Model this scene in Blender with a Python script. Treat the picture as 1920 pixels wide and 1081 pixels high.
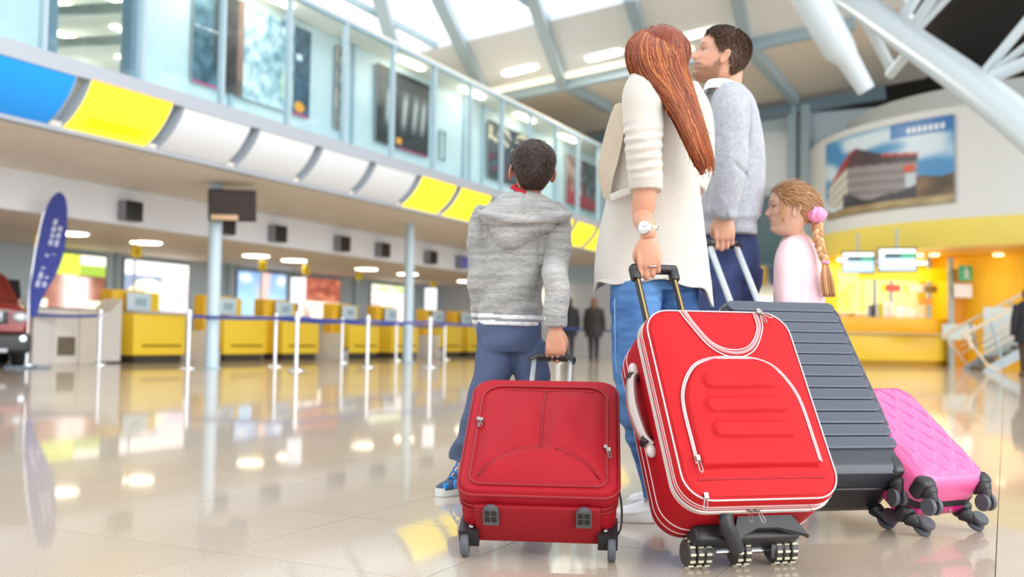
import bpy, bmesh, math, random
import numpy as np
from mathutils import Vector, Matrix, noise

# ------------------------------------------------------------------ camera, world, light, exposure
for o in list(bpy.data.objects): bpy.data.objects.remove(o)
SC = bpy.context.scene
COL = SC.collection
FPX, CX, CY = 1900.0, 960.0, 540.5          # focal length in pixels of the 1920 x 1081 frame
YAW, PITCH, ROLL, CAMH = math.radians(26), math.atan(93.5/1900), math.radians(.9), 0.6
cam = bpy.data.cameras.new('camera')
cam.sensor_width = 36.0; cam.lens = FPX/1920*36.0; cam.clip_end = 300
cam.dof.use_dof = True; cam.dof.focus_distance = 3.05; cam.dof.aperture_fstop = 2.2
camo = bpy.data.objects.new('camera', cam); COL.objects.link(camo)
camo.location = (0, 0, CAMH)
camo.rotation_euler = (Matrix.Rotation(YAW, 3, 'Z') @ Matrix.Rotation(math.pi/2+PITCH, 3, 'X') @ Matrix.Rotation(ROLL, 3, 'Z')).to_euler()
SC.camera = camo
WD = bpy.data.worlds.new('sky'); SC.world = WD; WD.use_nodes = True
WD.node_tree.nodes['Background'].inputs[0].default_value = (0.93, 0.97, 1.0, 1)
WD.node_tree.nodes['Background'].inputs[1].default_value = 0.92
VS = SC.view_settings
VS.view_transform = 'Standard'; VS.look = 'None'; VS.gamma = 1.0; VS.use_curve_mapping = False
VS.exposure = 0.95
sun = bpy.data.lights.new('daylight', 'SUN'); sun.energy = 1.35; sun.angle = math.radians(60)
suno = bpy.data.objects.new('daylight', sun); COL.objects.link(suno)
suno.rotation_euler = Vector((-.86, .26, -.36)).to_track_quat('-Z', 'Y').to_euler()

# ------------------------------------------------------------------ from photo pixels to places
def gdir(px, py):
    x = (px-CX)/FPX; y = -(py-CY)/FPX
    c, s = math.cos(ROLL), math.sin(ROLL)
    x, y = c*x-s*y, s*x+c*y
    return np.array([x, math.cos(PITCH)-y*math.sin(PITCH), math.sin(PITCH)+y*math.cos(PITCH)])
def g2w(g):
    c, s = math.cos(YAW), math.sin(YAW)
    return np.array([g[0]*c-g[1]*s, g[0]*s+g[1]*c, g[2]])
def G(px, py, d):                            # point at depth d, in the frame turned with the camera's heading
    v = gdir(px, py); v = v*d/v[1]; v[2] += CAMH; return v
def W(px, py, **k):                          # point on a hall plane x=, y= or z=
    v = g2w(gdir(px, py))
    for a, i in (('x', 0), ('y', 1), ('z', 2)):
        if a in k:
            p = v*((k[a]-(CAMH if i == 2 else 0))/v[i]); p[2] += CAMH; return p
RZ0, RS = 8.2, .1
def roofz(x): return RZ0+RS*(x+10.6)
def roofpt(px, py):
    v = g2w(gdir(px, py)); p = v*((RZ0+RS*10.6-CAMH)/(v[2]-RS*v[0])); p[2] += CAMH; return p

# ------------------------------------------------------------------ materials
def lin(c):
    if isinstance(c, str): c = [int(c[i:i+2], 16)/255 for i in (0, 2, 4)]
    return tuple(x/12.92 if x <= .04045 else ((x+.055)/1.055)**2.4 for x in c[:3])
MATS = {}
def M(name, col='cccccc', rough=.5, metal=0, var=0, vscale=8, bump=0, bscale=60, emit=0, spec=.5, stretch=None, attr=None, alpha=1, coat=0, sheen=0, sss=0, trans=0):
    if name in MATS: return MATS[name]
    m = bpy.data.materials.new(name); m.use_nodes = True
    nt = m.node_tree; b = nt.nodes['Principled BSDF']
    c = lin(col)
    b.inputs['Base Color'].default_value = (*c, 1)
    b.inputs['Roughness'].default_value = rough; b.inputs['Metallic'].default_value = metal
    b.inputs['Specular IOR Level'].default_value = spec
    if coat: b.inputs['Coat Weight'].default_value = coat; b.inputs['Coat Roughness'].default_value = .15
    if sheen: b.inputs['Sheen Weight'].default_value = sheen
    if sss:
        b.inputs['Subsurface Weight'].default_value = sss; b.inputs['Subsurface Radius'].default_value = (.8, .3, .2); b.inputs['Subsurface Scale'].default_value = .01
    if trans: b.inputs['Transmission Weight'].default_value = trans
    if alpha < 1: b.inputs['Alpha'].default_value = alpha
    if emit:
        b.inputs['Emission Color'].default_value = (*c, 1); b.inputs['Emission Strength'].default_value = emit
    src = None
    if attr:
        a = nt.nodes.new('ShaderNodeAttribute'); a.attribute_name = attr; src = a.outputs['Color']
        if emit: nt.links.new(src, b.inputs['Emission Color'])
    if var or bump:
        tc = nt.nodes.new('ShaderNodeTexCoord'); vec = tc.outputs['Object']
        if stretch:
            mp = nt.nodes.new('ShaderNodeMapping'); mp.inputs['Scale'].default_value = stretch
            nt.links.new(vec, mp.inputs['Vector']); vec = mp.outputs['Vector']
    if var:
        n = nt.nodes.new('ShaderNodeTexNoise'); n.inputs['Scale'].default_value = vscale; n.inputs['Detail'].default_value = 4
        nt.links.new(vec, n.inputs['Vector'])
        r = nt.nodes.new('ShaderNodeMapRange'); r.inputs['From Min'].default_value = .3; r.inputs['From Max'].default_value = .7
        r.inputs['To Min'].default_value = 1-var; r.inputs['To Max'].default_value = 1+var
        nt.links.new(n.outputs['Fac'], r.inputs['Value'])
        mx = nt.nodes.new('ShaderNodeVectorMath'); mx.operation = 'SCALE'
        if src: nt.links.new(src, mx.inputs[0])
        else: mx.inputs[0].default_value = c
        nt.links.new(r.outputs['Result'], mx.inputs['Scale']); src = mx.outputs['Vector']
    if src: nt.links.new(src, b.inputs['Base Color'])
    if bump:
        n2 = nt.nodes.new('ShaderNodeTexNoise'); n2.inputs['Scale'].default_value = bscale; n2.inputs['Detail'].default_value = 3
        nt.links.new(vec, n2.inputs['Vector'])
        bp = nt.nodes.new('ShaderNodeBump'); bp.inputs['Strength'].default_value = bump; bp.inputs['Distance'].default_value = .01
        nt.links.new(n2.outputs['Fac'], bp.inputs['Height']); nt.links.new(bp.outputs['Normal'], b.inputs['Normal'])
    MATS[name] = m
    return m
def glass_mat(name, tint=(1, 1, 1), refl=.12, rough=.03):
    if name in MATS: return MATS[name]
    m = bpy.data.materials.new(name); m.use_nodes = True; nt = m.node_tree
    nt.nodes.remove(nt.nodes['Principled BSDF'])
    t = nt.nodes.new('ShaderNodeBsdfTransparent'); t.inputs[0].default_value = (*tint, 1)
    g = nt.nodes.new('ShaderNodeBsdfGlossy'); g.inputs['Roughness'].default_value = rough
    x = nt.nodes.new('ShaderNodeMixShader'); x.inputs[0].default_value = refl
    nt.links.new(t.outputs[0], x.inputs[1]); nt.links.new(g.outputs[0], x.inputs[2])
    nt.links.new(x.outputs[0], nt.nodes['Material Output'].inputs[0])
    MATS[name] = m; return m

# ------------------------------------------------------------------ mesh building
class MB:
    def __init__(s): s.v = []; s.f = []; s.m = []; s.c = []; s.mi = 0; s.col = (1, 1, 1); s.T = None
    def add(s, vs, fs):
        k = len(s.v)
        if s.T is not None: vs = [tuple(s.T @ Vector(p)) for p in vs]
        s.v += [tuple(p) for p in vs]; s.c += [s.col]*len(vs)
        s.f += [tuple(i+k for i in f) for f in fs]; s.m += [s.mi]*len(fs)
        return s
    def box(s, c, d, R=None, bev=0):
        x, y, z = [q/2 for q in d]
        if bev <= 0:
            P = [Vector((a*x, b*y, e*z)) for a in (-1, 1) for b in (-1, 1) for e in (-1, 1)]
            fs = [(0, 1, 3, 2), (4, 6, 7, 5), (0, 4, 5, 1), (2, 3, 7, 6), (0, 2, 6, 4), (1, 5, 7, 3)]
        else:
            bm = bmesh.new(); bmesh.ops.create_cube(bm, size=1)
            for v in bm.verts: v.co = Vector((v.co.x*d[0], v.co.y*d[1], v.co.z*d[2]))
            bmesh.ops.bevel(bm, geom=bm.edges[:], offset=bev, segments=3, affect='EDGES', profile=.5)
            bm.verts.index_update(); P = [v.co.copy() for v in bm.verts]; fs = [[v.index for v in f.verts] for f in bm.faces]; bm.free()
        if R is not None: P = [R @ p for p in P]
        c = Vector(c)
        return s.add([p+c for p in P], fs)
    def quad(s, a, b, c, d): return s.add([a, b, c, d], [(0, 1, 2, 3)])
    def rings(s, R, closed=True, cap=True):          # list of rings (lists of points)
        n = len(R[0]); vs = [p for r in R for p in r]; fs = []
        for i in range(len(R)-1):
            for j in range(n if closed else n-1):
                k = (j+1) % n
                fs.append((i*n+j, i*n+k, (i+1)*n+k, (i+1)*n+j))
        if cap and closed:
            fs.append(tuple(reversed(range(n)))); fs.append(tuple((len(R)-1)*n+j for j in range(n)))
        return s.add(vs, fs)
    def tube(s, pts, r, n=12, closed=False, cap=True, flat=1.0, up=None):
        pts = [Vector(p) for p in pts]; m = len(pts)
        rad = r if hasattr(r, '__len__') else [r]*m
        R = []; t0 = None; nx = None
        for i, p in enumerate(pts):
            a = pts[(i-1) % m] if (closed or i > 0) else p; b = pts[(i+1) % m] if (closed or i < m-1) else p
            t = (b-a).normalized()
            if nx is None:
                u = Vector(up) if up else (Vector((0, 0, 1)) if abs(t.z) < .9 else Vector((1, 0, 0)))
                nx = (u-t*u.dot(t)).normalized()
            else: nx = (nx-t*nx.dot(t)).normalized()
            ny = t.cross(nx)
            R.append([p+nx*(math.cos(q)*rad[i])+ny*(math.sin(q)*rad[i]*flat) for q in [2*math.pi*j/n for j in range(n)]])
        if closed: R.append(R[0]); cap = False
        return s.rings(R, True, cap)
    def cyl(s, a, b, r, n=20, r2=None): return s.tube([a, b], [r, r if r2 is None else r2], n)
    def lathe(s, prof, c=(0, 0, 0), n=24, axis='z', ang=2*math.pi):
        R = []
        for r, h in prof:
            ring = []
            for j in range(n):
                q = ang*j/n
                p = (r*math.cos(q), r*math.sin(q), h)
                if axis == 'x': p = (h, p[0], p[1])
                if axis == 'y': p = (p[0], h, p[1])
                ring.append((p[0]+c[0], p[1]+c[1], p[2]+c[2]))
            R.append(ring)
        return s.rings(R)
    def prism(s, poly, fn, a, b):                   # outline poly, fn(u, v, w) to space, from w=a to w=b
        n = len(poly); vs = [fn(u, v, a) for u, v in poly]+[fn(u, v, b) for u, v in poly]
        fs = [tuple(reversed(range(n))), tuple(range(n, 2*n))]+[(i, (i+1) % n, n+(i+1) % n, n+i) for i in range(n)]
        return s.add(vs, fs)
    def ell(s, c, r, n=16, R=None):
        P = []; c = Vector(c)
        for i in range(1, n):
            t = math.pi*i/n
            P.append([(R @ Vector((math.sin(t)*math.cos(q)*r[0], math.sin(t)*math.sin(q)*r[1], math.cos(t)*r[2])) if R is not None else Vector((math.sin(t)*math.cos(q)*r[0], math.sin(t)*math.sin(q)*r[1], math.cos(t)*r[2])))+c for q in [2*math.pi*j/(2*n) for j in range(2*n)]])
        return s.rings(P)
    def mesh(s, name, mats, smooth=35):
        me = bpy.data.meshes.new(name); me.from_pydata([tuple(map(float, p)) for p in s.v], [], s.f)
        for m in (mats if isinstance(mats, (list, tuple)) else [mats]): me.materials.append(m)
        if max(s.m, default=0): me.polygons.foreach_set('material_index', s.m)
        if any(c != (1, 1, 1) for c in s.c):
            at = me.color_attributes.new('Col', 'FLOAT_COLOR', 'POINT')
            at.data.foreach_set('color', np.hstack([np.array(s.c, dtype=np.float32), np.ones((len(s.c), 1), np.float32)]).ravel())
        bm = bmesh.new(); bm.from_mesh(me); bmesh.ops.recalc_face_normals(bm, faces=bm.faces[:]); bm.to_mesh(me); bm.free()
        if smooth:
            me.polygons.foreach_set('use_smooth', [True]*len(me.polygons))
            me.set_sharp_from_angle(angle=math.radians(smooth))
        return me
    def obj(s, name, mats, parent=None, smooth=35, label=None, cat=None, group=None, kind=None):
        return link(name, s.mesh(name, mats, smooth), parent, label, cat, group, kind)
def link(name, me, parent=None, label=None, cat=None, group=None, kind=None):
    o = bpy.data.objects.new(name, me); COL.objects.link(o)
    if parent is not None: o.parent = parent
    if label: o['label'] = label
    if cat: o['category'] = cat
    if group: o['group'] = group
    if kind: o['kind'] = kind
    return o
def thing(name, label, cat, loc=(0, 0, 0), rz=0, group=None, mat=None, kind=None):
    o = link(name, None, None, label, cat, group, kind)
    if mat is not None: o.matrix_world = mat
    else: o.location = tuple(map(float, loc)); o.rotation_euler = (0, 0, rz)
    return o
def dup(root, loc, rz=0, label=None):
    r = root.copy(); COL.objects.link(r); r.location = loc; r.rotation_euler = (0, 0, rz)
    if label: r['label'] = label
    for ch in list(root.children):
        c = ch.copy(); COL.objects.link(c); c.parent = r
        for g in list(ch.children):
            d = g.copy(); COL.objects.link(d); d.parent = c
    return r
def box(name, c, d, mat, parent=None, bev=0, R=None, **k):
    return MB().box(c, d, R, bev).obj(name, mat, parent, **k)
def lamp(kind, loc, watts, parent, size=.3, col=(1, .93, .82), rot=None, size_y=None):   # the light a lamp gives off, kept with the lamp
    L = bpy.data.lights.new(parent.name+'_light', kind); L.energy = watts; L.color = col
    if kind == 'AREA':
        L.size = size
        if size_y: L.shape = 'RECTANGLE'; L.size_y = size_y
    else: L.shadow_soft_size = size
    o = bpy.data.objects.new(parent.name+'_light', L); COL.objects.link(o); o.parent = parent; o.location = loc
    if rot: o.rotation_euler = rot
    return o
def spline(pts, n):                                  # Catmull-Rom through points (any dimension)
    P = np.array(pts, float); m = len(P); out = []
    Q = np.vstack([2*P[0]-P[1], P, 2*P[-1]-P[-2]])
    for i in range(n):
        t = i/(n-1)*(m-1); k = min(int(t), m-2); u = t-k
        a, b, c, d = Q[k], Q[k+1], Q[k+2], Q[k+3]
        out.append(.5*((2*b)+(c-a)*u+(2*a-5*b+4*c-d)*u*u+(3*b-a-3*c+d)*u**3))
    return out
def paint(name, o, u, v, w, h, fn, mat, nu=48, nv=36, parent=None, **k):   # flat print: colours by place on the sheet
    o, u, v = [np.array(q, float) for q in (o, u, v)]
    vs = []; cs = []; fs = []
    for j in range(nv+1):
        for i in range(nu+1):
            a, b = i/nu, j/nv
            vs.append(tuple(o+u*(w*a)+v*(h*b))); cs.append(lin(fn(a, b)))
    for j in range(nv):
        for i in range(nu): fs.append((j*(nu+1)+i, j*(nu+1)+i+1, (j+1)*(nu+1)+i+1, (j+1)*(nu+1)+i))
    nrm = np.cross(u, v); nrm /= np.linalg.norm(nrm)
    m = MB(); m.v = vs; m.c = cs; m.f = fs; m.m = [0]*len(fs)
    # backing board gives the sheet real thickness
    k0 = len(m.v); t = .02
    for a, b in ((0, 0), (1, 0), (1, 1), (0, 1)):
        for q in (0.001, t): m.v.append(tuple(o+u*(w*a)+v*(h*b)-nrm*q)); m.c.append((.6, .6, .6))
    for i in range(4):
        j = (i+1) % 4; m.f.append((k0+2*i, k0+2*j, k0+2*j+1, k0+2*i+1)); m.m.append(0)
    m.f.append((k0+1, k0+3, k0+5, k0+7)); m.m.append(0)
    return m.obj(name, mat, parent, 0, **k)
def hx(s): return np.array([int(s[i:i+2], 16)/255 for i in (0, 2, 4)])
def mixc(a, b, t): t = min(1, max(0, t)); return a*(1-t)+b*t
def sstep(a, b, x):
    t = min(1, max(0, (x-a)/(b-a))); return t*t*(3-2*t)
def nz(x, y=0, z=0): return noise.noise(Vector((x, y, z)))
rnd = random.Random(7)
# ------------------------------------------------------------------ the hall
def floor_mat():
    m = bpy.data.materials.new('polished granite'); m.use_nodes = True; nt = m.node_tree; b = nt.nodes['Principled BSDF']
    N = nt.nodes.new; L = nt.links.new
    geo = N('ShaderNodeNewGeometry')
    n1 = N('ShaderNodeTexNoise'); n1.inputs['Scale'].default_value = 190; n1.inputs['Detail'].default_value = 5; n1.inputs['Roughness'].default_value = .7
    n2 = N('ShaderNodeTexNoise'); n2.inputs['Scale'].default_value = .55; n2.inputs['Detail'].default_value = 3
    n3 = N('ShaderNodeTexVoronoi'); n3.inputs['Scale'].default_value = 130
    for n in (n1, n2, n3): L(geo.outputs['Position'], n.inputs['Vector'])
    oi = N('ShaderNodeObjectInfo')
    cr = N('ShaderNodeValToRGB'); e = cr.color_ramp.elements
    e[0].position = .33; e[0].color = (*lin('93816f'), 1); e[1].position = .62; e[1].color = (*lin('d5c8b8'), 1)
    x = e.new(.47); x.color = (*lin('c0ae9b'), 1)
    L(n1.outputs['Fac'], cr.inputs['Fac'])
    r1 = N('ShaderNodeMapRange'); r1.inputs['From Min'].default_value = .35; r1.inputs['From Max'].default_value = .65; r1.inputs['To Min'].default_value = .93; r1.inputs['To Max'].default_value = 1.07
    L(n2.outputs['Fac'], r1.inputs['Value'])
    r2 = N('ShaderNodeMapRange'); r2.inputs['To Min'].default_value = .96; r2.inputs['To Max'].default_value = 1.04; L(oi.outputs['Random'], r2.inputs['Value'])
    mu = N('ShaderNodeMath'); mu.operation = 'MULTIPLY'; L(r1.outputs['Result'], mu.inputs[0]); L(r2.outputs['Result'], mu.inputs[1])
    sp = N('ShaderNodeMapRange'); sp.inputs['From Min'].default_value = .05; sp.inputs['From Max'].default_value = .2; sp.inputs['To Min'].default_value = .82; L(n3.outputs['Distance'], sp.inputs['Value'])
    mu2 = N('ShaderNodeMath'); mu2.operation = 'MULTIPLY'; L(mu.outputs[0], mu2.inputs[0]); L(sp.outputs['Result'], mu2.inputs[1])
    sc = N('ShaderNodeVectorMath'); sc.operation = 'SCALE'; L(cr.outputs['Color'], sc.inputs[0]); L(mu2.outputs[0], sc.inputs['Scale'])
    L(sc.outputs['Vector'], b.inputs['Base Color'])
    b.inputs['Roughness'].default_value = .28; b.inputs['Specular IOR Level'].default_value = .6
    b.inputs['Coat Weight'].default_value = .75; b.inputs['Coat Roughness'].default_value = .045
    return m
FLOOR = floor_mat()
JOINT = M('tile joint', '57493f', .9)
TS = .64; X0, Y0 = -.03, 3.47
tiles = []
for i in range(-28, 12):
    for j in range(-8, 30):
        x, y = X0+(i+.5)*TS, Y0+(j+.5)*TS
        gx = x*math.cos(YAW)+y*math.sin(YAW); gy = -x*math.sin(YAW)+y*math.cos(YAW)
        if gy < 1.9 or abs(gx) > gy*.56+.6 or gy > 14.0: continue
        tiles.append((gy, i, j))
tiles.sort(); tiles = tiles[:298]
used = {(i, j) for _, i, j in tiles}
fb = MB()
fb.mi = 1; fb.box((-6, 14, -.0509), (60, 64, .1))           # bed below the tiles
fb.mi = 0
for i in range(-44, 36):                                     # the rest of the paving, laid as strips around the single tiles
    js = sorted(j for (a, j) in used if a == i)
    y0, y1 = -18., 46.
    x0, x1 = X0+i*TS, X0+(i+1)*TS
    runs = [(y0, y1)] if not js else [(y0, Y0+js[0]*TS), (Y0+(js[-1]+1)*TS, y1)]
    for a, b in runs: fb.box(((x0+x1)/2, (a+b)/2, -.0015), (TS, b-a, .003))
floor = fb.obj('floor', [FLOOR, JOINT], smooth=0, kind='structure')
tm = MB().box((0, 0, -.0015), (TS-.003, TS-.003, .003)).mesh('tile', FLOOR, 0)
for _, i, j in tiles:
    t = link('floor_tile', tm, floor); t.location = (X0+(i+.5)*TS, Y0+(j+.5)*TS, 0)

WHITE = M('white paint', 'e6ebf2', .5, var=.02, vscale=2)
PALE = M('pale blue laminate', 'c6d6da', .35, var=.03, vscale=3)
BEIGE = M('beige soffit paint', 'e2dace', .6, var=.03, vscale=1.5)
CREAM = M('cream ceiling', 'efe6d6', .6)
STEEL = M('blue-grey painted steel', '9fb4bf', .4)
STEELD = M('dark blue-grey steel', '6d8494', .4)
GREYM = M('grey metal trim', 'a9afb8', .4, metal=.2)
BLUEW = M('blue-grey wall', 'bcd0e2', .6, var=.03, vscale=2)
YEL = M('yellow lacquer', 'f8d43c', .35)
YELL = M('lit yellow acrylic', 'ffe32a', .4, emit=.55)
BLACK = M('black plastic', '1c1c1f', .4)
DARKB = M('dark brown panel', '4a3a32', .5)
CHROME = M('brushed chrome', 'd9dce0', .2, metal=1)
LAMP = M('lamp diffuser', 'fff4dc', .4, emit=3.2)
LAMPW = M('lamp diffuser cool', 'fffaf0', .4, emit=3.0)
PRINT = M('printed sheet', 'ffffff', .35, attr='Col')
BACKLIT = M('backlit print', 'ffffff', .35, attr='Col', emit=.6)
GLASS = glass_mat('clear pane', (.93, .985, .99), .045)

XF, XB, XW = -11.0, -14.35, -19.8        # fascia foot, bulkhead, rear wall
YA, YZ = 3.0, 33.0
# ---- lower level behind the columns
box('wall_rear_checkin', (XW-.1, (YA+YZ)/2+2, 1.3), (.2, YZ-YA+6, 2.7), BLUEW, kind='structure')
box('trim_bulkhead', (XB-.1, (YA+YZ)/2, 2.87), (.2, YZ-YA, .66), WHITE, kind='structure')
box('ceiling_checkin', ((XB+XW)/2-.1, (YA+YZ)/2+2, 2.6), (XB-XW-.2, YZ-YA+6, .1), CREAM, kind='structure')
soff = box('ceiling_soffit', ((XF+XB)/2, (YA+YZ)/2, 3.25), (XF-XB+.1, YZ-YA, .1), BEIGE, kind='structure')
for k, (x, y) in enumerate([(-12.0, 7.2), (-12.9, 9.5)]): MB().lathe([(.0, 0), (.06, 0), (.05, .03), (0, .03)], (x, y, 3.17), 16).obj('smoke_detector', M('grey plastic', '8d8a88', .5), label=['small grey smoke detector under the soffit near the blue panel', 'small grey smoke detector under the soffit before the first column'][k], cat='detector')
# ---- fascia with curved sign boxes
fas = thing('trim_fascia', None, None, (0, 0, 0), kind='structure')
box('fascia_rail', (-10.62, (YA+YZ)/2, 3.90), (.36, YZ-YA, .2), GREYM, fas)
box('fascia_foot', (XF, (YA+YZ)/2, 3.2), (.14, YZ-YA, .06), GREYM, fas)
m = MB(); m.quad((-11.12, YA, 3.2), (-11.12, YZ, 3.2), (-10.6, YZ, 3.82), (-10.6, YA, 3.82)); m.obj('fascia_back', M('fascia grey', 'a4b0bf', .45), fas)
def sign_box(y, col, lab, txt=False):
    n = 12; A = np.array([-10.98, 3.215]); B = np.array([-10.44, 3.80]); nn = np.array([.735, -.678])
    t = thing('lightbox_sign', lab, 'sign', (0, y, 0), group='curved sign boxes along the fascia')
    def prof(bulge): return [tuple(A*(1-i/n)+B*(i/n)+nn*(bulge*4*(i/n)*(1-i/n))) for i in range(n+1)]
    front = prof(.07); w = 1.40
    mt = {'w': M('white acrylic', 'dfe4ea', .4), 'y': YELL, 'b': M('blue acrylic', '0f8fe6', .3, emit=.12)}[col]
    q = MB(); q.rings([[(p[0], .05, p[1]) for p in front], [(p[0], .05+w, p[1]) for p in front]], closed=False); q.obj('face', mt, t)
    for yy in (.05, .05+w):
        s = MB(); pl = [(p[0], p[1]) for p in front]
        s.prism(pl+[(-10.52, 3.86), (-11.06, 3.27)][:2], lambda u, v, ww: (u, ww, v), yy-.012, yy+.012); s.obj('end_cheek', M('grey cheek', 'b3bdc9', .45) , t)
    for e in (0, -1): s = MB(); s.tube([(front[e][0], .05, front[e][1]), (front[e][0], .05+w, front[e][1])], .014, 8); s.obj('edge_trim', M('orange edge', 'f6b53c', .4) if col == 'y' else GREYM, t)
    if txt:
        s = MB(); r = random.Random(3)
        for row, (f, x1) in enumerate(((.34, 1.25), (.24, 1.1))):
            x = .3
            i = f*n; k = int(i); p = np.array(front[k])*(1-i+k)+np.array(front[k+1])*(i-k)
            while x < x1:
                l = r.uniform(.05, .12); s.box((p[0]+.01, x+l/2, p[1]-.008), (.035, l, .05), Matrix.Rotation(-.75, 3, 'Y')); x += l+.02
        s.obj('lettering', M('deep yellow print', 'ecc600', .4, emit=.4), t)
cols = ['b', 'b', 'y', 'w', 'w', 'w', 'w', 'y', 'y', 'w', 'w', 'y', 'y', 'y', 'y', 'w']
names = {'b': 'blue', 'y': 'glowing yellow', 'w': 'blank white'}
where = ['first blue sign panel at the near end of the fascia', 'bright blue sign panel beside the single yellow panel', 'large glowing yellow sign panel beside the blue one', 'blank white sign panel next to the large yellow panel', 'second blank white sign panel from the large yellow one', 'third blank white sign panel above the first column', 'fourth blank white sign panel before two yellow ones', 'first of two yellow sign panels above the second column', 'second of two yellow sign panels behind the boy\'s hood', 'white sign panel hidden behind the boy', 'second white sign panel hidden behind the boy', 'yellow sign panel seen right of the boy\'s shoulder', 'next yellow sign panel beside the white coat', 'yellow sign panel behind the woman\'s coat', 'last yellow sign panel behind the woman', 'far white sign panel behind the woman']
for k, c in list(enumerate(cols))[1:]: sign_box(5.80+1.63*k, c, where[k], k == 2)
# ---- gallery: floor slab edge, glass screen, wall with posters, ceiling
box('ceiling_gallery_slab', (-15.6, (YA+YZ)/2, 3.6), (9.0, YZ-YA, .5), WHITE, kind='structure')
scr = thing('window_gallery', None, None, kind='structure')
ys = [8.49+1.57*k for k in range(-3, 16)]
mull = MB().box((0, 0, 1.1), (.09, .07, 2.2)).mesh('mullion', STEEL, 0)
pane = MB().box((0, .785, 1.1), (.012, 1.49, 2.16)).mesh('pane', GLASS, 0)
for y in ys:
    o = link('mullion', mull, scr); o.location = (-10.6, y, 4.0)
    if y < YZ-1: o = link('pane', pane, scr); o.location = (-10.62, y, 4.0)
box('top_rail', (-10.6, (YA+YZ)/2, 6.22), (.1, YZ-YA, .07), STEEL, scr)
gw = W(92, 60, x=-12.0)[1], W(243, 60, x=-12.0)[1]
wg = thing('wall_gallery', None, None, kind='structure')
box('panel', (-12.1, (YA+gw[0])/2, 5.2), (.16, gw[0]-YA, 2.74), PALE, wg)
box('panel', (-12.1, (gw[1]+YZ)/2, 5.2), (.16, YZ-gw[1], 2.74), PALE, wg)
for x in (262, 430, 640, 660, 812, 870, 905, 1045):
    y = W(x, 200, x=-12.0)[1]; box('batten', (-11.99, y, 5.2), (.06, .07, 2.72), STEEL, wg)
box('sill_panel', (-12.1, (gw[0]+gw[1])/2, 4.05), (.16, gw[1]-gw[0], .5), PALE, wg)
for y in gw: box('jamb', (-12.0, y, 5.2), (.2, .12, 2.74), STEELD, wg)
w1 = thing('window_1', None, None, kind='structure')
box('pane', (-12.08, (gw[0]+gw[1])/2, 5.4), (.012, gw[1]-gw[0], 2.3), GLASS, w1)
box('ceiling_gallery', (-15.8, (YA+YZ)/2, 6.63), (9.0, YZ-YA, .12), CREAM, kind='structure')
lampm = MB().box((0, 0, 0), (.16, 1.1, .05), None, .02).mesh('gallery_lamp', LAMP, 0)
gl = [(-11.65, y) for y in (12.4, 14.0, 18.6, 21.5, 24.5, 27.5)]+[(-13.3, 12.1), (-14.3, 13.3), (-15.4, 12.6), (-15.6, 14.6), (-17.0, 14.2), (-17.2, 16.2), (-18.6, 15.8)]  # the last seven stand in for lamps mirrored in the gallery window
for k, (x, y) in enumerate(gl):
    o = link('strip_lamp', lampm, None, ('warm strip lamp on the gallery ceiling over the posters, %s from left' if k < 6 else 'stand-in for a strip lamp reflected in the gallery window, %s from the glass') % ['first', 'second', 'third', 'fourth', 'fifth', 'sixth', 'nearest', 'second', 'third', 'fourth', 'fifth', 'sixth', 'farthest'][k], 'lamp', 'gallery posters strip lamps' if k < 6 else 'stand-ins for lamps reflected in the gallery window'); o.location = (x, y, 6.545); lamp('POINT', (.15, 0, -.35), 8, o, .5)
for k, (x, y) in enumerate([(-14.5, 12.6), (-16.2, 14.0), (-13.6, 11.4)]): box('ceiling_truss', (x, y, 6.3), (3.2, .12, .16), M('grey duct', '8f9692', .5), label=['grey roof duct seen through the gallery window, nearest', 'grey roof duct seen through the gallery window, farthest', 'grey roof duct at the edge of the gallery window'][k], cat='duct', R=Matrix.Rotation(.25, 3, 'Z'))
D = hx('2b3640')
def pA(u, v):                      # seascape, dark portrait, bottle, dark strip
    n = nz(u*14, v*9)*.5+nz(u*40, v*14)*.25
    if u < .24:
        c = mixc(hx('32505f'), hx('7fa0b0'), n+.25+.5*sstep(.45, .9, v)); c = mixc(c, hx('2e3034'), sstep(.13, .19, u)*sstep(.02, .3, v))
        if .55 < v < .58 and u < .2 and math.sin(u*330) > 0: c = hx('e8f2f6')
        return mixc(hx('d1347a'), c, sstep(.0, .04, v))
    if u < .40:
        c = mixc(hx('2f2a2a'), hx('4a4040'), n+.5)
        if .33 < u: c = mixc(c, hx('b98a76'), sstep(.33, .36, u)*(1-sstep(.38, .42, u))*(.75 if v > .15 else .4))
        return c
    if u < .84:
        c = mixc(hx('d7e8ec'), hx('5f8496'), n*1.4+.35-.5*abs(v-.55)+.35*sstep(.45, .75, u))
        q = ((u-.78)/.06)**2+((v-.28)/.22)**2
        c = mixc(c, hx('c9d8b0'), (1-sstep(.5, 1.2, q))*.8)
        return c
    c = mixc(hx('2c4456'), hx('5d7f92'), n+.3)
    if .62 < v < .7 and .86 < u < .92: c = hx('d5e2e8')
    if ((u-.9)/.05)**2+((v-.1)/.06)**2 < 1: c = hx('f0a23a')
    return mixc(hx('d1347a'), c, sstep(.0, .05, v))
def pB(u, v):
    c = hx('1d2226')
    for x0 in (.22, .52, .72, .88): c = mixc(c, hx('d8d8d6'), .75*math.exp(-((u-x0-.1*(v-.5))/.055)**2)*sstep(.15, .4, v)*(1-sstep(.62, .85, v)))
    if ((u-.42)/.05)**2+((v-.1)/.05)**2 < 1: c = hx('f0a23a')
    return mixc(hx('d1347a'), c, sstep(.0, .04, v) if u > .4 else 1)
def pC(u, v):
    n = nz(u*9, v*9, 3)
    c = mixc(hx('222a33'), hx('5a6470'), n+.3); c = mixc(c, hx('e6d2b0'), (.9 if n > .25 and v > .6 else 0)); c = mixc(c, hx('b04458'), .5 if n < -.2 and v < .5 else 0)
    return c
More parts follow.
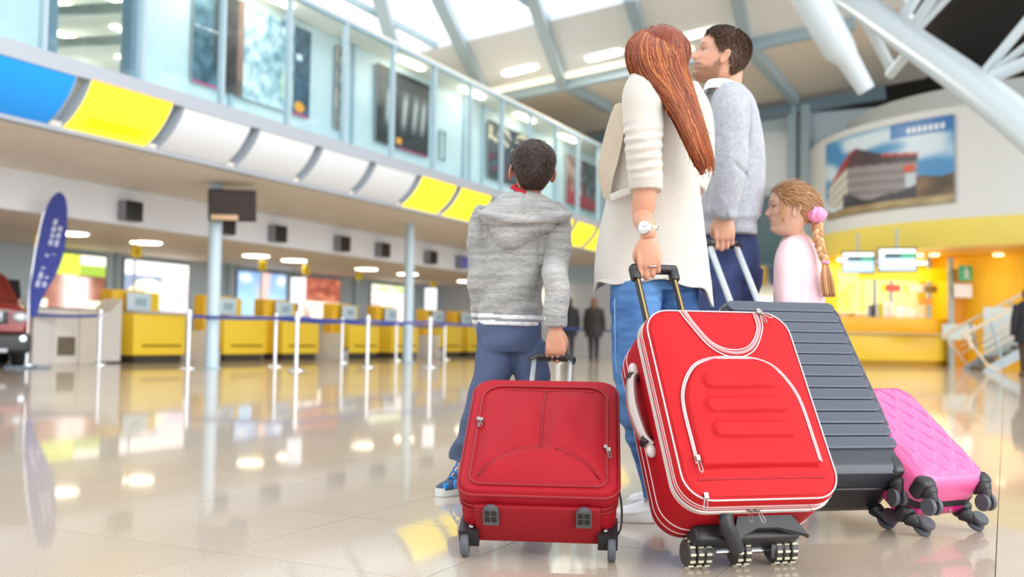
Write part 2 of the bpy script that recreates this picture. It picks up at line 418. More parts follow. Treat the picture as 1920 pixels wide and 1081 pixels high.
def pD(u, v):
    n = nz(u*7, v*5, 8)
    c = mixc(hx('8c6a62'), hx('d4b0a2'), n+.5) if u < .45 else mixc(hx('2b3238'), hx('7c8286'), n+.4)
    return mixc(hx('b03038'), c, sstep(.2, .45, v+.25*n))
def pE(u, v):
    return mixc(hx('2f3a44'), hx('c0ae9b'), .5+.9*nz(u*3, v*9, 5))
for k, (a, b, t, bo, fn, lab) in enumerate([(355, 578, 60, 216, pA, 'long gallery poster with sea, dark figure and pale bottle'), (626, 640, 95, 265, pE, 'narrow dark gallery poster beside the blue pillar'), (703, 803, 155, 288, pB, 'black gallery poster with pale upright figures'), (914, 1003, 230, 345, pC, 'dark gallery poster left of the boy\'s head'), (1062, 1124, 285, 392, pD, 'reddish grey gallery poster at the woman\'s lapel')]):
    y0, y1 = W(a, 200, x=-11.97)[1], W(b, 200, x=-11.97)[1]
    paint('poster', (-11.97, y0, 4.72), (0, 1, 0), (0, 0, 1), y1-y0, 1.68 if k < 3 else 1.5, fn, PRINT, 90, 60, label=lab, cat='poster').location.x = .03
y = W(826, 240, x=-11.95)[1]
t = thing('door_pull', 'dark square loop handle on the pale gallery wall', 'handle', (-11.9, y, 5.1))
m = MB(); m.tube([(0, -.12, -.35), (0, .12, -.35), (0, .12, .35), (0, -.12, .35)], .022, 8, closed=True); m.obj('loop', M('dark grey metal', '5f6f78', .4), t)
for s in (-.3, .3): box('bracket', (-.035, .12, s), (.07, .03, .03), STEELD, t)
# ---- columns
colm = MB().lathe([(.115, .0), (.115, 3.2)], n=28).mesh('shaft', M('pale blue column paint', 'b9cdd9', .35), 40)
capm = MB().lathe([(.16, 0), (.16, .02), (.12, .03)], n=28).mesh('foot_ring', STEEL, 40)
for k, y in list(enumerate((7.1, 13.55, 19.95, 26.3)))[1:]:
    t = thing('column', ['round pale blue column nearest the camera, out of frame', 'round pale blue column carrying the large black monitor', 'round pale blue column between the queue posts', 'round pale blue column behind the boy'][k], 'column', (-12.38, y, 0), group='round columns under the soffit')
    link('shaft', colm, t); link('foot_ring', capm, t)
# large monitor on the first column
t = thing('hanging_monitor', 'large black flight monitor fixed to the first column', 'monitor', (-12.30, 13.27, 2.80), math.radians(32)); t.scale = (1.08, 1.08, 1.08)
Rm = Matrix.Rotation(math.radians(12), 3, 'X')
MB().box((.38, -.05, 0), (.74, .10, .50), Rm, .015).obj('screen_casing', BLACK, t); MB().box((.38, -.105, 0), (.68, .006, .44), Rm).obj('screen', M('dark screen', '332a28', .15), t)
MB().box((.27, -.06, -.19), (.42, .11, .085), Rm, .01).obj('label_strip', M('tan sticker', 'd8b894', .5), t)
MB().box((.38, .12, 0), (.5, .22, .34), Rm, .03).obj('housing', M('dark grey housing', '3a3a44', .5), t)
box('bracket', (.12, .2, .22), (.2, .3, .12), STEELD, t)
# monitors on the bulkhead
for k, px in enumerate((245, 423, 521, 642, 718, 808, 866)):
    y = W(px, (397, 425, 438, 458, 468, 483, 490)[k], x=XB+.12)[1]
    t = thing('counter_monitor', ['small black square monitor above the first yellow desk', 'small black monitor just right of the first column', 'small black monitor between the first column and the white sign', 'small black monitor above the fourth yellow desk', 'small black monitor left of the second column', 'small black monitor right of the second column', 'small purple lit monitor beside the boy\'s sleeve'][k], 'monitor', (XB, y, 2.79), group='monitors on the white bulkhead')
    box('casing', (.11, 0, 0), (.2, .40, .36), M('monitor side grey', '8a8a92', .5), t, .01)
    box('screen', (.215, .0, 0), (.015, .39, .35), M('lit purple screen', '4a4a8a', .2, emit=.3) if k == 6 else BLACK, t, .004)
# ceiling lamps over the desks
dl = MB().lathe([(0, .0), (.30, 0), (.33, -.02), (.30, -.05), (0, -.05)], n=28)
dlm = dl.mesh('diffuser', M('warm lamp diffuser', 'fff0d2', .4, emit=5), 40); ringm = MB().lathe([(.33, 0), (.37, 0), (.37, -.03), (.33, -.03)], n=28).mesh('rim', WHITE, 40)
for k, y in enumerate((14.03, 15.97, 19.5, 20.97, 24.27, 26.5, 30.3)):
    t = thing('ceiling_lamp', 'round warm ceiling lamp over the check-in desks, %s from the left' % ['first', 'second', 'third', 'fourth', 'fifth', 'sixth', 'seventh'][k], 'lamp', (-16.5, y, 2.55), group='round lamps over the desks'); link('diffuser', dlm, t); link('rim', ringm, t)
# ---- backlit posters on the rear wall
def q1(u, v):
    c = mixc(hx('6a3f34'), hx('a5705c'), .5+.8*nz(u*3, v*3)); c = mixc(c, hx('f6dede'), math.exp(-((u-.42)/.16)**2)*(v < .68)+math.exp(-((u-.66)/.12)**2)*(v < .6))
    if v > .62: c = mixc(hx('e6ef5a'), hx('c8dc4a'), nz(u*8, v*8)+.5) if u < .6 else (hx('fffdf0') if v > .83 else hx('9fc04a'))
    if v < .16 and (u > .72 or u < .12): c = hx('fbfbe0')
    return c
def q2(u, v):
    if v > .72: return hx('ffffff')
    c = hx('8f9fc0'); n = nz(u*4, v*4, 2)
    if ((u-.35)/.3)**2+((v-.3)/.35)**2 < 1: c = hx('fff6d8')
    elif u > .55: c = mixc(hx('d8c8e0'), hx('fff0f0'), n+.5)
    return c
def q3(u, v):
    c = mixc(hx('a6d4f2'), hx('6f9fe0'), sstep(.3, 1, v)+.3*nz(u*5, v*5))
    c = mixc(c, hx('f4f4fa'), math.exp(-((u-.15)/.14)**2-((v-.85)/.12)**2)+math.exp(-((u-.9)/.12)**2-((v-.85)/.14)**2))
    return mixc(c, hx('efc3b8'), math.exp(-((u-.52-.1*(v-.5))/.12)**2))
def q4(u, v):
    if v < .42: return hx('fff2e2') if nz(u*6, v*6) > -.35 else hx('b09080')
    return mixc(hx('8c4438'), hx('d08464'), .5+1.2*nz(u*5, v*5, 4))
def q5(u, v):
    c = hx('fff8f2')
    if v < .45 and u < .25: c = hx('f0b0a8')
    if v > .8: c = mixc(c, hx('b4e070'), .5+nz(u*7, v*7))
    return mixc(c, hx('e8c0b8'), max(0, nz(u*5, v*7, 9)))
for k, (y0, y1, fn, lab) in enumerate([(16.0, 17.85, q1, 'backlit brown poster with yellow burst left of first yellow desk'), (18.45, 20.65, q2, 'backlit poster with broad white band above the first yellow desk'), (22.6, 24.75, q3, 'backlit sky-blue poster behind the second yellow desk'), (25.35, 27.55, q4, 'backlit red-brown poster behind the white queue sign'), (29.4, 31.8, q5, 'backlit white poster left of the second column')]):
    t = thing('wall_poster', lab, 'poster', (XW, y0, 1.15))
    paint('print', (.05, 0, 0), (0, 1, 0), (0, 0, 1), y1-y0, 1.27, fn, BACKLIT, 40, 30, t)
    box('frame', (.02, (y1-y0)/2, .635), (.05, y1-y0+.1, 1.37), STEELD, t)
for y in (18.2, 22.2, 25.1, 28.4): box('trim_%d' % int(y), (XW+.02, y, 1.3), (.08, .12, 2.6), STEEL, kind='structure')
# ---- check-in desks
YEL2 = M('yellow lacquer shaded', 'f3c22c', .35)  # same lacquer darkened, the shade of a side face put into the colour
def desk(loc, lab, mirror=False):
    t = thing('checkin_desk', lab, 'desk', loc, group='yellow check-in desks')
    box('plinth', (-.35, .7, .075), (.6, 1.25, .15), M('black plinth', '3b352f', .5), t)
    box('front_box', (-.3, .7, .565), (.6, 1.4, .83), YEL, t, .015)
    box('counter_top', (-.18, .72, 1.0), (.5, 1.36, .05), M('grey counter', 'b9b4ba', .3), t, .01)
    box('back_wing', (-.62, .28, .80), (.32, .84, 1.30), YEL2, t, .015)
    box('back_screen', (-.70, .98, 1.20), (.1, .62, .46), YEL, t, .015)
    box('sign_board', (-.33, .42, 1.22), (.03, .62, .36), M('pale sign', 'cfe4ee', .3), t, .005)
    box('sign_print', (-.312, .46, 1.22), (.006, .3, .15), M('sign print', '9dbccb', .4), t)
    box('slot', (.0, .75, .34), (.02, 1.05, .05), M('painted slot shade', '9a7400', .6), t)  # dark ochre strip on the front, its colour stands for the slot's shade
    return t
dys = [(14.66, 'yellow check-in desk farthest left, left of the first column'), (17.23, 'yellow check-in desk just right of the first column'), (19.24, 'yellow check-in desk behind the two white queue posts'), (21.95, 'yellow check-in desk midway between the two columns'), (24.0, 'yellow check-in desk left of the second column'), (26.67, 'yellow check-in desk right of the second column'), (28.47, 'yellow check-in desk beside the boy\'s sleeve')]
d0 = desk((-15.4, dys[0][0], 0), dys[0][1])
for y, l in dys[1:]: dup(d0, (-15.4, y, 0), 0, l)
def belt(loc, lab):
    t = thing('baggage_belt', lab, 'conveyor', loc)
    box('side_panel', (0, .2, .33), (1.5, .06, .66), M('pale laminate', 'd8d3cf', .4), t, .01)
    box('base', (-.1, .48, .12), (1.4, .5, .24), M('grey laminate', 'b9b9bd', .4), t, .01)
    box('belt', (-.1, .48, .27), (1.45, .46, .06), M('brown belt', '7a5f50', .6), t, .01)
    box('back_box', (-.75, .48, .6), (.25, .5, .7), M('pale laminate', 'd8d3cf', .4), t, .01)
    return t
b0 = belt((-15.6, 15.95, 0), 'low baggage conveyor between the first desk and first column')
for y, l in ((20.62, 'low baggage conveyor between third and fourth yellow desks'), (25.45, 'low baggage conveyor right behind the second column')): dup(b0, (-15.6, y, 0), 0, l)
t = thing('white_counter', 'pale grey counter with a dark opening behind the car', 'counter', (-15.45, 12.3, 0))
box('left_cabinet', (-.3, .34, .5), (.6, .46, 1.0), M('warm grey laminate', 'd6d2cd', .4), t, .01)
box('middle_cabinet', (-.32, .85, .5), (.56, .55, 1.0), M('cream laminate', 'dcd6cc', .4), t, .01)
box('right_cabinet', (-.3, 1.31, .5), (.6, .37, 1.0), M('cream grey laminate', 'd8cfc0', .4), t, .01)
box('opening', (-.03, .85, .33), (.02, .38, .34), M('dark opening', '6e6253', .6), t)
t = thing('tall_cabinet', 'pale grey sloped cabinet left of the first yellow desk', 'cabinet', (-15.5, 13.82, 0))
m = MB(); m.prism([(0, 0), (.62, 0), (.62, 1.25), (.35, 1.0), (0, .95)], lambda u, v, w: (w, u, v), -.5, 0); m.obj('body', M('warm grey laminate', 'd6d2cd', .4), t)
box('base', (-.25, .31, .02), (.52, .6, .04), M('black plinth', '3b352f', .5), t)
# number signs hanging over the desks
for k, y in enumerate((13.17, 15.5, 19.5, 21.22, 23.6, 27.71)):
    t = thing('number_sign', 'yellow number sign on a thin pole, %s from the left' % ['first', 'second', 'third', 'fourth', 'fifth', 'sixth'][k], 'sign', (-16.32, y, 0), group='yellow number signs over the desks')
    box('plate', (.03, 0, 2.28), (.05, .26, .24), M('yellow plate', 'eccb2c', .4), t, .01)
    MB().cyl((0, 0, 1.0), (0, 0, 2.55), .022, 10).obj('pole', STEEL, t)
    box('digit', (.058, .0, 2.28), (.006, .05, .15), M('ochre print', 'b08a00', .5), t)
# ---- queue posts and belts
def stanchion(p, lab, sign=False):
    t = thing('queue_post', lab, 'stanchion', (p[0], p[1], 0), group='chrome queue posts')
    MB().lathe([(.0, 0), (.17, 0), (.17, .015), (.10, .035), (.03, .045), (.03, .0451)], n=28).obj('base', CHROME, t)
    MB().lathe([(.032, .04), (.032, .95), (.045, .955), (.045, 1.0), (.02, 1.015), (0, 1.016)], n=20).obj('post', CHROME, t)
    MB().lathe([(.046, .86), (.046, .94)], n=20).obj('belt_head', M('white collar', 'e8e8ee', .4), t)
    if sign:
        MB().cyl((0, 0, 1.0), (0, 0, 1.14), .012, 8).obj('sign_stem', BLACK, t)
        box('sign_plate', (0, 0, 1.36), (.03, .26, .44), WHITE, t, .012, R=Matrix.Rotation(math.radians(-40), 3, 'Z'))
    return t
def bp(px, py): return W(px, py, z=0)
posts = {}
for n, px, py, l, sg in [('a', 185, 684, 'chrome queue post behind the car, left of the first desk', 0), ('a0', 50, 684, 'chrome queue post beside the red car\'s bumper', 0), ('b', 352, 690, 'chrome queue post left of the first column', 0), ('c', 515, 687, 'chrome queue post left of the white sign post', 0), ('d', 555, 694, 'chrome queue post carrying a white sign, left one', 1), ('e', 640, 680, 'chrome queue post midway behind the front belt', 0), ('f', 688, 688, 'chrome queue post midway along the front belt', 0), ('g', 742, 676, 'chrome queue post left of the second column', 0), ('h', 805, 688, 'chrome queue post carrying a white sign, right one', 1), ('i', 833, 674, 'chrome queue post just left of the boy', 0), ('j', 936, 681, 'chrome queue post behind the boy', 0), ('k', 1046, 678, 'chrome queue post right of the boy', 0)]:
    posts[n] = bp(px, py); stanchion(posts[n], l, sg)
posts['z'] = bp(1180, 673); stanchion(posts['z'], 'chrome queue post behind the woman\'s jeans')
BELT = M('navy belt webbing', '2b3f8c', .6)
def qbelt(a, b, lab):
    a, b = posts[a], posts[b]; n = 12; m = MB(); R = []
    for i in range(n+1):
        u = i/n; x, y = a[:2]*(1-u)+b[:2]*u; z = .90-.03*4*u*(1-u)
        dd = (b-a)[:2]; dd = dd/np.linalg.norm(dd); nx, ny = -dd[1]*.003, dd[0]*.003
        R.append([(x+nx, y+ny, z+.028), (x-nx, y-ny, z+.028), (x-nx, y-ny, z-.028), (x+nx, y+ny, z-.028)])
    m.rings(R).obj('queue_belt', BELT, label=lab, cat='belt', group='navy queue belts')
for a, b, l in [('a0', 'a', 'navy queue belt between the car and the tall cabinet'), ('b', 'd', 'navy queue belt crossing the first column'), ('d', 'f', 'navy queue belt right of the left white sign'), ('f', 'h', 'navy queue belt crossing the second column'), ('h', 'j', 'navy queue belt running behind the boy'), ('c', 'e', 'navy queue belt of the rear row, left'), ('e', 'g', 'navy queue belt of the rear row, middle'), ('g', 'i', 'navy queue belt of the rear row, right'), ('k', 'z', 'navy queue belt behind the distant person in black')]: qbelt(a, b, l)
# ---- feather flag
t = thing('feather_flag', 'blue feather flag with white lettering beside the car', 'flag', W(52, 684, x=-14.1)*np.array([1, 1, 0]), math.radians(30)); t.scale = (1.0, 1.0, 1.02)
out = [(0, .82), (.0, 1.3), (.06, 1.8), (.14, 2.3), (.24, 2.62), (.36, 2.78), (.47, 2.74), (.53, 2.55), (.54, 2.2), (.48, 1.8), (.36, 1.45), (.2, 1.1), (.10, .82)]
m = MB(); m.prism([tuple(p) for p in spline(out+[out[0]], 60)[:-1]], lambda u, v, w: (u, w+.03*math.sin(v*4+u*3), v), -.004, .004); m.obj('banner', M('blue banner cloth', '3d489c', .6), t)
m = MB(); m.tube([(-.02, 0, 0), (-.02, 0, 1.2), (.05, 0, 1.9), (.14, 0, 2.4), (.26, 0, 2.68), (.40, 0, 2.80)], .014, 8); m.obj('pole', CHROME, t)
m = MB(); m.box((0, 0, .02), (.7, .06, .03)); m.box((0, 0, .02), (.06, .7, .03)); m.obj('cross_base', STEELD, t)
m = MB(); r = random.Random(2)
for k, off in enumerate((0, .10)):
    v = 1.28
    while v < 2.32-.15*k:
        l = r.uniform(.05, .11); u = .12+off+(v-1.28)*.24
        m.box((u, .03*math.sin((v)*4+u*3)-.007, v+l/2), (.06, .004, l), Matrix.Rotation(.24, 3, 'Y')); v += l+.025
m.obj('lettering', M('white print', 'c9cdea', .5), t)
# ---- roof
rb = MB()
def rq(x0, x1, y0, y1, dz=0, th=.15):
    a = [(x0, y0, roofz(x0)+dz), (x1, y0, roofz(x1)+dz), (x1, y1, roofz(x1)+dz), (x0, y1, roofz(x0)+dz)]
    rb.add(a+[(p[0], p[1], p[2]+th) for p in a], [(3, 2, 1, 0), (4, 5, 6, 7), (0, 1, 5, 4), (1, 2, 6, 5), (2, 3, 7, 6), (3, 0, 4, 7)])
rq(-22, -2.2, 21.9, 26.7); roof1 = rb.obj('ceiling', M('pale grey ceiling', 'e6eaeb', .6), kind='structure', smooth=0)
rb = MB(); rq(-22, -2.2, 26.7, 34.3, .02); rb.obj('ceiling_far', M('warm beige ceiling', 'e6dccd', .6), kind='structure', smooth=0)
DARK = M('dark ceiling boards', '35302c', .7, var=.1, vscale=1)
rb = MB(); rq(-2.3, 9, 16, 46, .9); rq(-12, -2.3, 34.4, 46, .9); dk = rb.obj('ceiling_dark', DARK, kind='structure', smooth=0)
for i in range(5):
    for j in range(5):
        x, y = 1.0+i*2.4, 17+j*2.6; box('coffer', (x, y, roofz(x)+.84), (1.1, 1.2, .12), M('brown coffer', '5a4632', .7), dk)
for i in range(6): box('dark_beam', (6, 15.6+i*2.6, roofz(6)+.78), (16, .25, .3), M('slate beam', '474c54', .6), dk, R=Matrix.Rotation(-.1, 3, 'Y'))
box('wall_upper_dark', (6, 44, 6), (36, .3, 12), DARK, kind='structure')
def beam(name, pts, w, h, mat, parent=None, **k):
    m = MB(); pts = [Vector(p) for p in pts]; R = []
    for i, p in enumerate(pts):
        t = (pts[min(i+1, len(pts)-1)]-pts[max(i-1, 0)]).normalized(); s = t.cross(Vector((0, 0, 1))).normalized(); u = s.cross(t)
        R.append([p+s*(a*w/2)+u*(b*h/2) for a, b in ((-1, -1), (1, -1), (1, 1), (-1, 1))])
    return m.rings(R).obj(name, mat, parent, 0, **k)
def rp(px, py, dz=-.15): p = roofpt(px, py); p[2] += dz; return p
ribs = [([(700, -60), (735, 70), (745, 88)], 'first steel roof rib above the gallery glass'), ([(800, -70), (830, 0), (905, 160)], 'second steel roof rib crossing the skylight'), ([(985, -60), (1005, 0), (1055, 150)], 'steel roof rib left of the woman\'s head'), ([(1180, -20), (1205, 60), (1240, 128)], 'steel roof rib behind the woman\'s head'), ([(1380, -30), (1400, 75), (1490, 180)], 'steel roof rib right of the man\'s head'), ([(1060, 150), (1140, 195)], 'lower steel rib beyond the cross beam')]
for pts, l in ribs: beam('roof_rib', [rp(*p, -.12) for p in pts], .28, .3, STEEL, label=l, cat='roof rib', group='steel ribs under the roof')
y = 26.7; beam('cross_beam', [(-14.5, y, roofz(-14.5)-.15), (-3.4, y, roofz(-3.4)-.15)], .22, .32, STEEL, label='pale blue steel cross beam under the ceiling', cat='beam')
beam('edge_beam', [(-15, 33.4, roofz(-15)-.3), (-3.4, 34.0, roofz(-3.4)-.3)], .3, .4, STEELD, label='steel edge beam along the far end of the ceiling', cat='beam')
beam('light_cove', [(-14.5, 26.3, roofz(-14.5)-.05), (-7.5, 26.3, roofz(-7.5)-.05)], .25, .08, M('cove lamp', 'fff3d8', .4, emit=.5), label='warm light cove along the cross beam', cat='lamp')
rl = MB()
for s in (0,):
    n = 10; o = [(.36+.17*math.cos(a), .17*math.sin(a)) for a in np.linspace(-math.pi/2, math.pi/2, n)]+[(-.36+.17*math.cos(a), .17*math.sin(a)) for a in np.linspace(math.pi/2, 3*math.pi/2, n)]
    rl.prism(o, lambda u, v, w: (u, v, w), 0, .05)
rlm = rl.mesh('roof_lamp', LAMPW, 40)
for k, (px, py) in enumerate([(975, 130), (1133, 102), (1308, 62)]):
    p = roofpt(px, py); o = link('roof_lamp', rlm, None, ['oblong roof lamp left of the woman, above the boy', 'oblong roof lamp just left of the woman\'s head', 'oblong roof lamp between the woman and the man'][k], 'lamp', 'oblong lamps in the grey ceiling'); o.location = (p[0], p[1], p[2]-.05); o.rotation_euler = (0, -.1, math.radians(-4)); lamp('AREA', (0, 0, -.1), 90 if k else 4, o, 1.3, (1, .95, .86), None, .4)
# skylight: bars and panes
sk = thing('window_skylight', None, None, kind='structure')
sx = [-16+3.1*i for i in range(6)]; sy = [8.0, 15.0, 21.9]
pm = MB().box((1.55, 3.48, .155), (3.04, 6.88, .012), Matrix.Rotation(-math.atan(RS), 3, 'Y')).mesh('pane', glass_mat('skylight pane', (1, 1, 1), .04), 0)
for x in sx[:-1]:
    for y in sy[:-1]: o = link('pane', pm, sk); o.location = (x, y, roofz(x)+.02)
for x in sx: beam('glazing_bar', [(x, 8, roofz(x)), (x, 21.9, roofz(x))], .09, .16, STEEL, sk)
for y in sy[1:]: beam('glazing_bar', [(-16, y, roofz(-16)), (-.5, y, roofz(-.5))], .09, .16, STEEL if y < 21 else WHITE, sk)
# ---- far end wall
wb = thing('wall_back', None, None, kind='structure')
YB = 34.2
box('lower_wall', (-11, YB, 1.3), (18, .2, 2.6), M('pale end wall', 'd9dce2', .5), wb)
box('upper_wall', (-11.5, YB, 5.4), (17, .2, 5.6), M('pale blue end wall', 'c3d2da', .5), wb)
a, b = W(1405, 300, y=YB-.1)[0], W(1486, 300, y=YB-.1)[0]
box('dark_glazing', ((a+b)/2, YB-.14, 4.35), (b-a, .06, 2.3), M('teal glazing', '4f6c74', .15), wb)
box('white_panel', ((a+b)/2, YB-.14, 6.7), (b-a, .08, 1.9), M('white panel', 'dfe6ea', .4), wb)
for px in (1486, 1512): x = W(px, 300, y=YB-.3)[0]; box('steel_column', (x, YB-.35, 4.2), (.28, .3, 8.4), STEEL, wb)
box('ledge', ((a+b)/2-1, YB-.3, 3.1), (b-a+2.5, .4, .16), STEELD, wb)
x = W(1437, 475, y=YB-.5)[0]
for i, (c, dx, l) in enumerate((('d9b23a', -.25, 'yellow sign box far behind between man and girl'), ('3d447c', .42, 'navy sign box far behind beside the girl\'s face'))): box('sign_box', (x+dx, YB-.55, 3.15 - .35), (.55, .12, .62), M('sign %d' % i, c, .4), label=l, cat='sign')
box('light_box', (x-.3, YB-.5, 1.9), (1.4, .1, .35), M('bright light box', 'fff1cf', .4, emit=1.6), label='bright light box low on the far wall beside the navy trousers', cat='lamp')
box('light_box', (x-8.0, YB-.5, 2.1), (1.5, .1, .7), M('soft light box', 'fff0dc', .4, emit=.45), label='soft glowing board far behind the person in black', cat='lamp')
box('counter_block', (x+.1, YB-.9, .8), (1.6, .4, 1.6), YEL, label='yellow counter block far behind the girl\'s back', cat='counter')
# ---- white tube columns
TUBE = M('pale grey tube paint', 'c6d0d5', .35)
m = MB(); P = [G(1500, -60, 23.5), G(1600, 0, 21.5), G(1700, 72, 19.0), G(1810, 150, 16.5), G(1920, 235, 14.6), G(2060, 365, 12.8), G(2250, 600, 11.5)]
last = P[-1].copy(); last[2] = 0; last[0] += .3
m.tube([g2w(p) for p in spline(P+[last], 40)], [.29]*40, 24); m.obj('arched_tube', TUBE, label='thick pale arched tube crossing the upper right', cat='column')
m = MB(); m.tube([g2w(G(*p)) for p in ((1490, -60, 17), (1550, 50, 17), (1575, 95, 17), (1590, 112, 17), (1625, 170, 17))], [.29, .29, .27, .19, .15], 20); m.obj('tapered_strut', TUBE, label='tapered pale strut hanging right of the man\'s head', cat='strut')
for k, (a, b, r) in enumerate([((1935, 28, 15.4), (1848, 133, 16.0), .075), ((1945, 70, 15.2), (1855, 140, 16), .06), ((1945, 108, 15.2), (1860, 145, 15.8), .10), ((1760, -20, 19), (1712, 48, 19.6), .10), ((1790, -20, 19), (1722, 52, 19.6), .08), ((1725, -20, 20), (1690, 40, 20), .12), ((1625, 40, 20.5), (1672, 130, 20.8), .11), ((1705, 95, 20), (1668, 140, 20.8), .10), ((1608, -20, 20.8), (1618, 20, 21), .08)]):
    m = MB(); m.cyl(g2w(G(*a)), g2w(G(*b)), r, 14); m.obj('roof_strut', TUBE, label=['upper thin strut fanning off the tube at right edge', 'middle thin strut fanning off the tube at right edge', 'lowest strut fanning off the tube at right edge', 'thin strut above the tube, left of the dark ceiling', 'thin strut above the tube against the dark ceiling', 'wide strut above the tube nearest its top', 'short strut below the tube beside the tapered one', 'short strut below the tube at the dark gap', 'tiny strut at the top of the tube'][k], cat='strut', group='thin roof struts')
# ---- round kiosk building at the right
KC = np.array([16.3, 30.6]); KR = 7.0
def kp(a, r, z): return tuple(g2w((KC[0]+r*math.cos(a), KC[1]+r*math.sin(a), z)))
def drum(name, prof, mat, parent=None, a0=0, a1=2*math.pi, n=96, **k):
    m = MB(); full = a1-a0 > 6.2; A = [a0+(a1-a0)*i/n for i in range(n if full else n+1)]
    m.rings([[kp(a, r, z) for a in A] for r, z in prof], closed=full, cap=False); return m.obj(name, mat, parent, **k)
kw = thing('wall_round_kiosk', None, None, kind='structure')
KW = M('warm white drum paint', 'dfe0de', .45)
drum('white_drum', [(KR, 3.83), (KR, 6.72), (KR-.25, 6.72), (KR-.25, 6.6)], KW, kw)
drum('upper_ring', [(KR-1.1, 6.6), (KR-1.1, 7.5), (KR-1.4, 7.5)], M('grey white drum', 'cfd2d0', .5), kw)
drum('drum_lid', [(.05, 6.65), (KR-.2, 6.65)], KW, kw)
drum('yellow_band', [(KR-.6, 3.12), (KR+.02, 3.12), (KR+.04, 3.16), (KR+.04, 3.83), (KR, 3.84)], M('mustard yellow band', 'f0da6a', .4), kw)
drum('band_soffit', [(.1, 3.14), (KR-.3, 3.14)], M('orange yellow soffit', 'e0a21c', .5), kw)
drum('inner_wall', [(3.6, 0), (3.6, 3.14)], M('deep yellow wall', 'f8c620', .45, var=.10, vscale=.8), kw)
def kpos(px, r):                      # angle on the drum (radius r) met by the pixel column
    best = None
    dx = gdir(px, 500)[:2]; dx = dx/np.linalg.norm(dx); bq = dx@KC; c = KC@KC-r*r; disc = bq*bq-c
    p = dx*(bq-math.sqrt(max(disc, 0))); q = p-KC; return math.atan2(q[1], q[0])
a0, a1 = kpos(1549, KR+.06), kpos(1790, KR+.06)
def bld(u, v):
    n = nz(u*6, v*6, 1)
    c = mixc(hx('4f8fc4'), hx('d3e3ee'), sstep(-.05, .45, nz(u*3+1, v*4, 2)+.12))
    if u > .62 and v > .82: c = mixc(c, hx('2f6cb4'), .8)
    if .72 < u < .96 and .86 < v < .93 and (u*30) % 1 < .6: c = hx('eef2f8')
    ridge = np.interp(u, [.04, .28, .34, .55, .80], [.40, .78, .82, .68, .62]); eave = np.interp(u, [.04, .26, .80], [.40, .60, .52]); foot = np.interp(u, [.04, .26, .80], [.14, .10, .16])
    if .04 < u < .80:
        if eave < v < ridge:
            c = mixc(hx('6a4a4c'), hx('4a4046'), sstep(.2, .5, u)+n*.25)
            if v > ridge-.035 and (u < .33 or u > .55): c = hx('b84a3c')
            if u < .27 and v > ridge-.10: c = hx('a8443a')
        elif foot < v <= eave:
            c = hx('d6d0c4') if u < .26 else hx('9a9396')
            c = c*(1-.16*sstep(.1, .4, abs(((eave-v)*9) % 1-.5)))
    if .70 < u < .77 and .40 < v < .50: c = hx('d0583c')
    if .72 < u < .78 and .22 < v < .40: c = hx('c3ccd8')
    g = .20+.05*math.sin(u*9)+.05*n
    if v < g and u > .22: c = mixc(hx('3c3a40'), hx('54505a'), n+.4)
    if u > .78 and v < .34+.06*n: c = mixc(hx('54483a'), hx('9a785c'), n+.4)
    if v < .09+.02*n: c = mixc(hx('8a7050'), hx('bfae86'), n+.5)
    return c
m = MB(); nu, nv = 90, 60
for j in range(nv+1):
    for i in range(nu+1): a = a0+(a1-a0)*i/nu; m.v.append(kp(a, KR+.05, 4.25+2.25*j/nv)); m.c.append(lin(bld(i/nu, j/nv)))
for j in range(nv):
    for i in range(nu): m.f.append((j*(nu+1)+i, j*(nu+1)+i+1, (j+1)*(nu+1)+i+1, (j+1)*(nu+1)+i)); m.m.append(0)
o = m.obj('mural_print', PRINT, label='large curved print of a red-roofed building on the white drum', cat='poster')
so = o.modifiers.new('thickness', 'SOLIDIFY'); so.thickness = .02
# ticket counter under the drum
cl, cr = W(1570, 684, z=0), W(1800, 686, z=0)
ctr = (cl+cr)/2; dv = cr-cl; ln = np.linalg.norm(dv); ang = math.atan2(dv[1], dv[0])
t = thing('ticket_counter', 'long yellow ticket counter with glass front under the white drum', 'counter', ctr, ang)
def cb(name, x, y, z, sx_, sy_, sz, mat, bev=.01, **k): return box(name, (x, y, z), (sx_, sy_, sz), mat, t, bev, **k)
cb('plinth', 0, .1, .07, ln, .5, .14, M('ochre plinth', 'c89a10', .5)); cb('lower_front', 0, 0, .5, ln, .5, .72, YEL); cb('shelf', 0, -.06, .9, ln, .62, .06, M('grey shelf', 'cdbb8a', .35)); cb('upper_front', 0, .02, 1.14, ln, .4, .42, M('amber panel', 'f0b80e', .4))
for k, px in enumerate((1612, 1663, 1788)): x = (W(px, 600, y=ctr[1])-ctr)@(dv/ln); cb('glazing_post', x, .05, 2.1, .10, .1, 2.1, STEEL)
cb('back_wall', .1, 1.35, 1.56, ln+.7, .08, 3.1, M('amber back wall', 'f9c81e', .5, var=.12, vscale=1.1)); cb('back_shelf', 0, 1.2, 1.5, ln*.8, .25, .05, M('pale shelf', 'e8d8b0', .5))
kl = box('kiosk_fill', tuple(ctr+np.array([0, 0, 3.02])+np.array([-math.sin(ang), math.cos(ang), 0])*.75), (ln*.7, .3, .06), M('kiosk fill glow', 'fff2d0', .4, emit=3), R=Matrix.Rotation(ang, 3, 'Z'), label='added warm fill light inside the ticket counter', cat='lamp'); kc = ctr+np.array([-math.sin(ang), math.cos(ang), 0])*.7; lamp('AREA', (kc[0], kc[1], 2.95), 24, kl, ln*.7, (1, .95, .82), (0, 0, ang), .4)  # fill light added to brighten the counter interior, no fixture known there
xs = [-ln/2, -ln*.30, -ln*.08, ln/2]
for i in range(3): cb('pane', (xs[i]+xs[i+1])/2, .03, 2.1, xs[i+1]-xs[i]-.06, .012, 1.5, GLASS, 0)
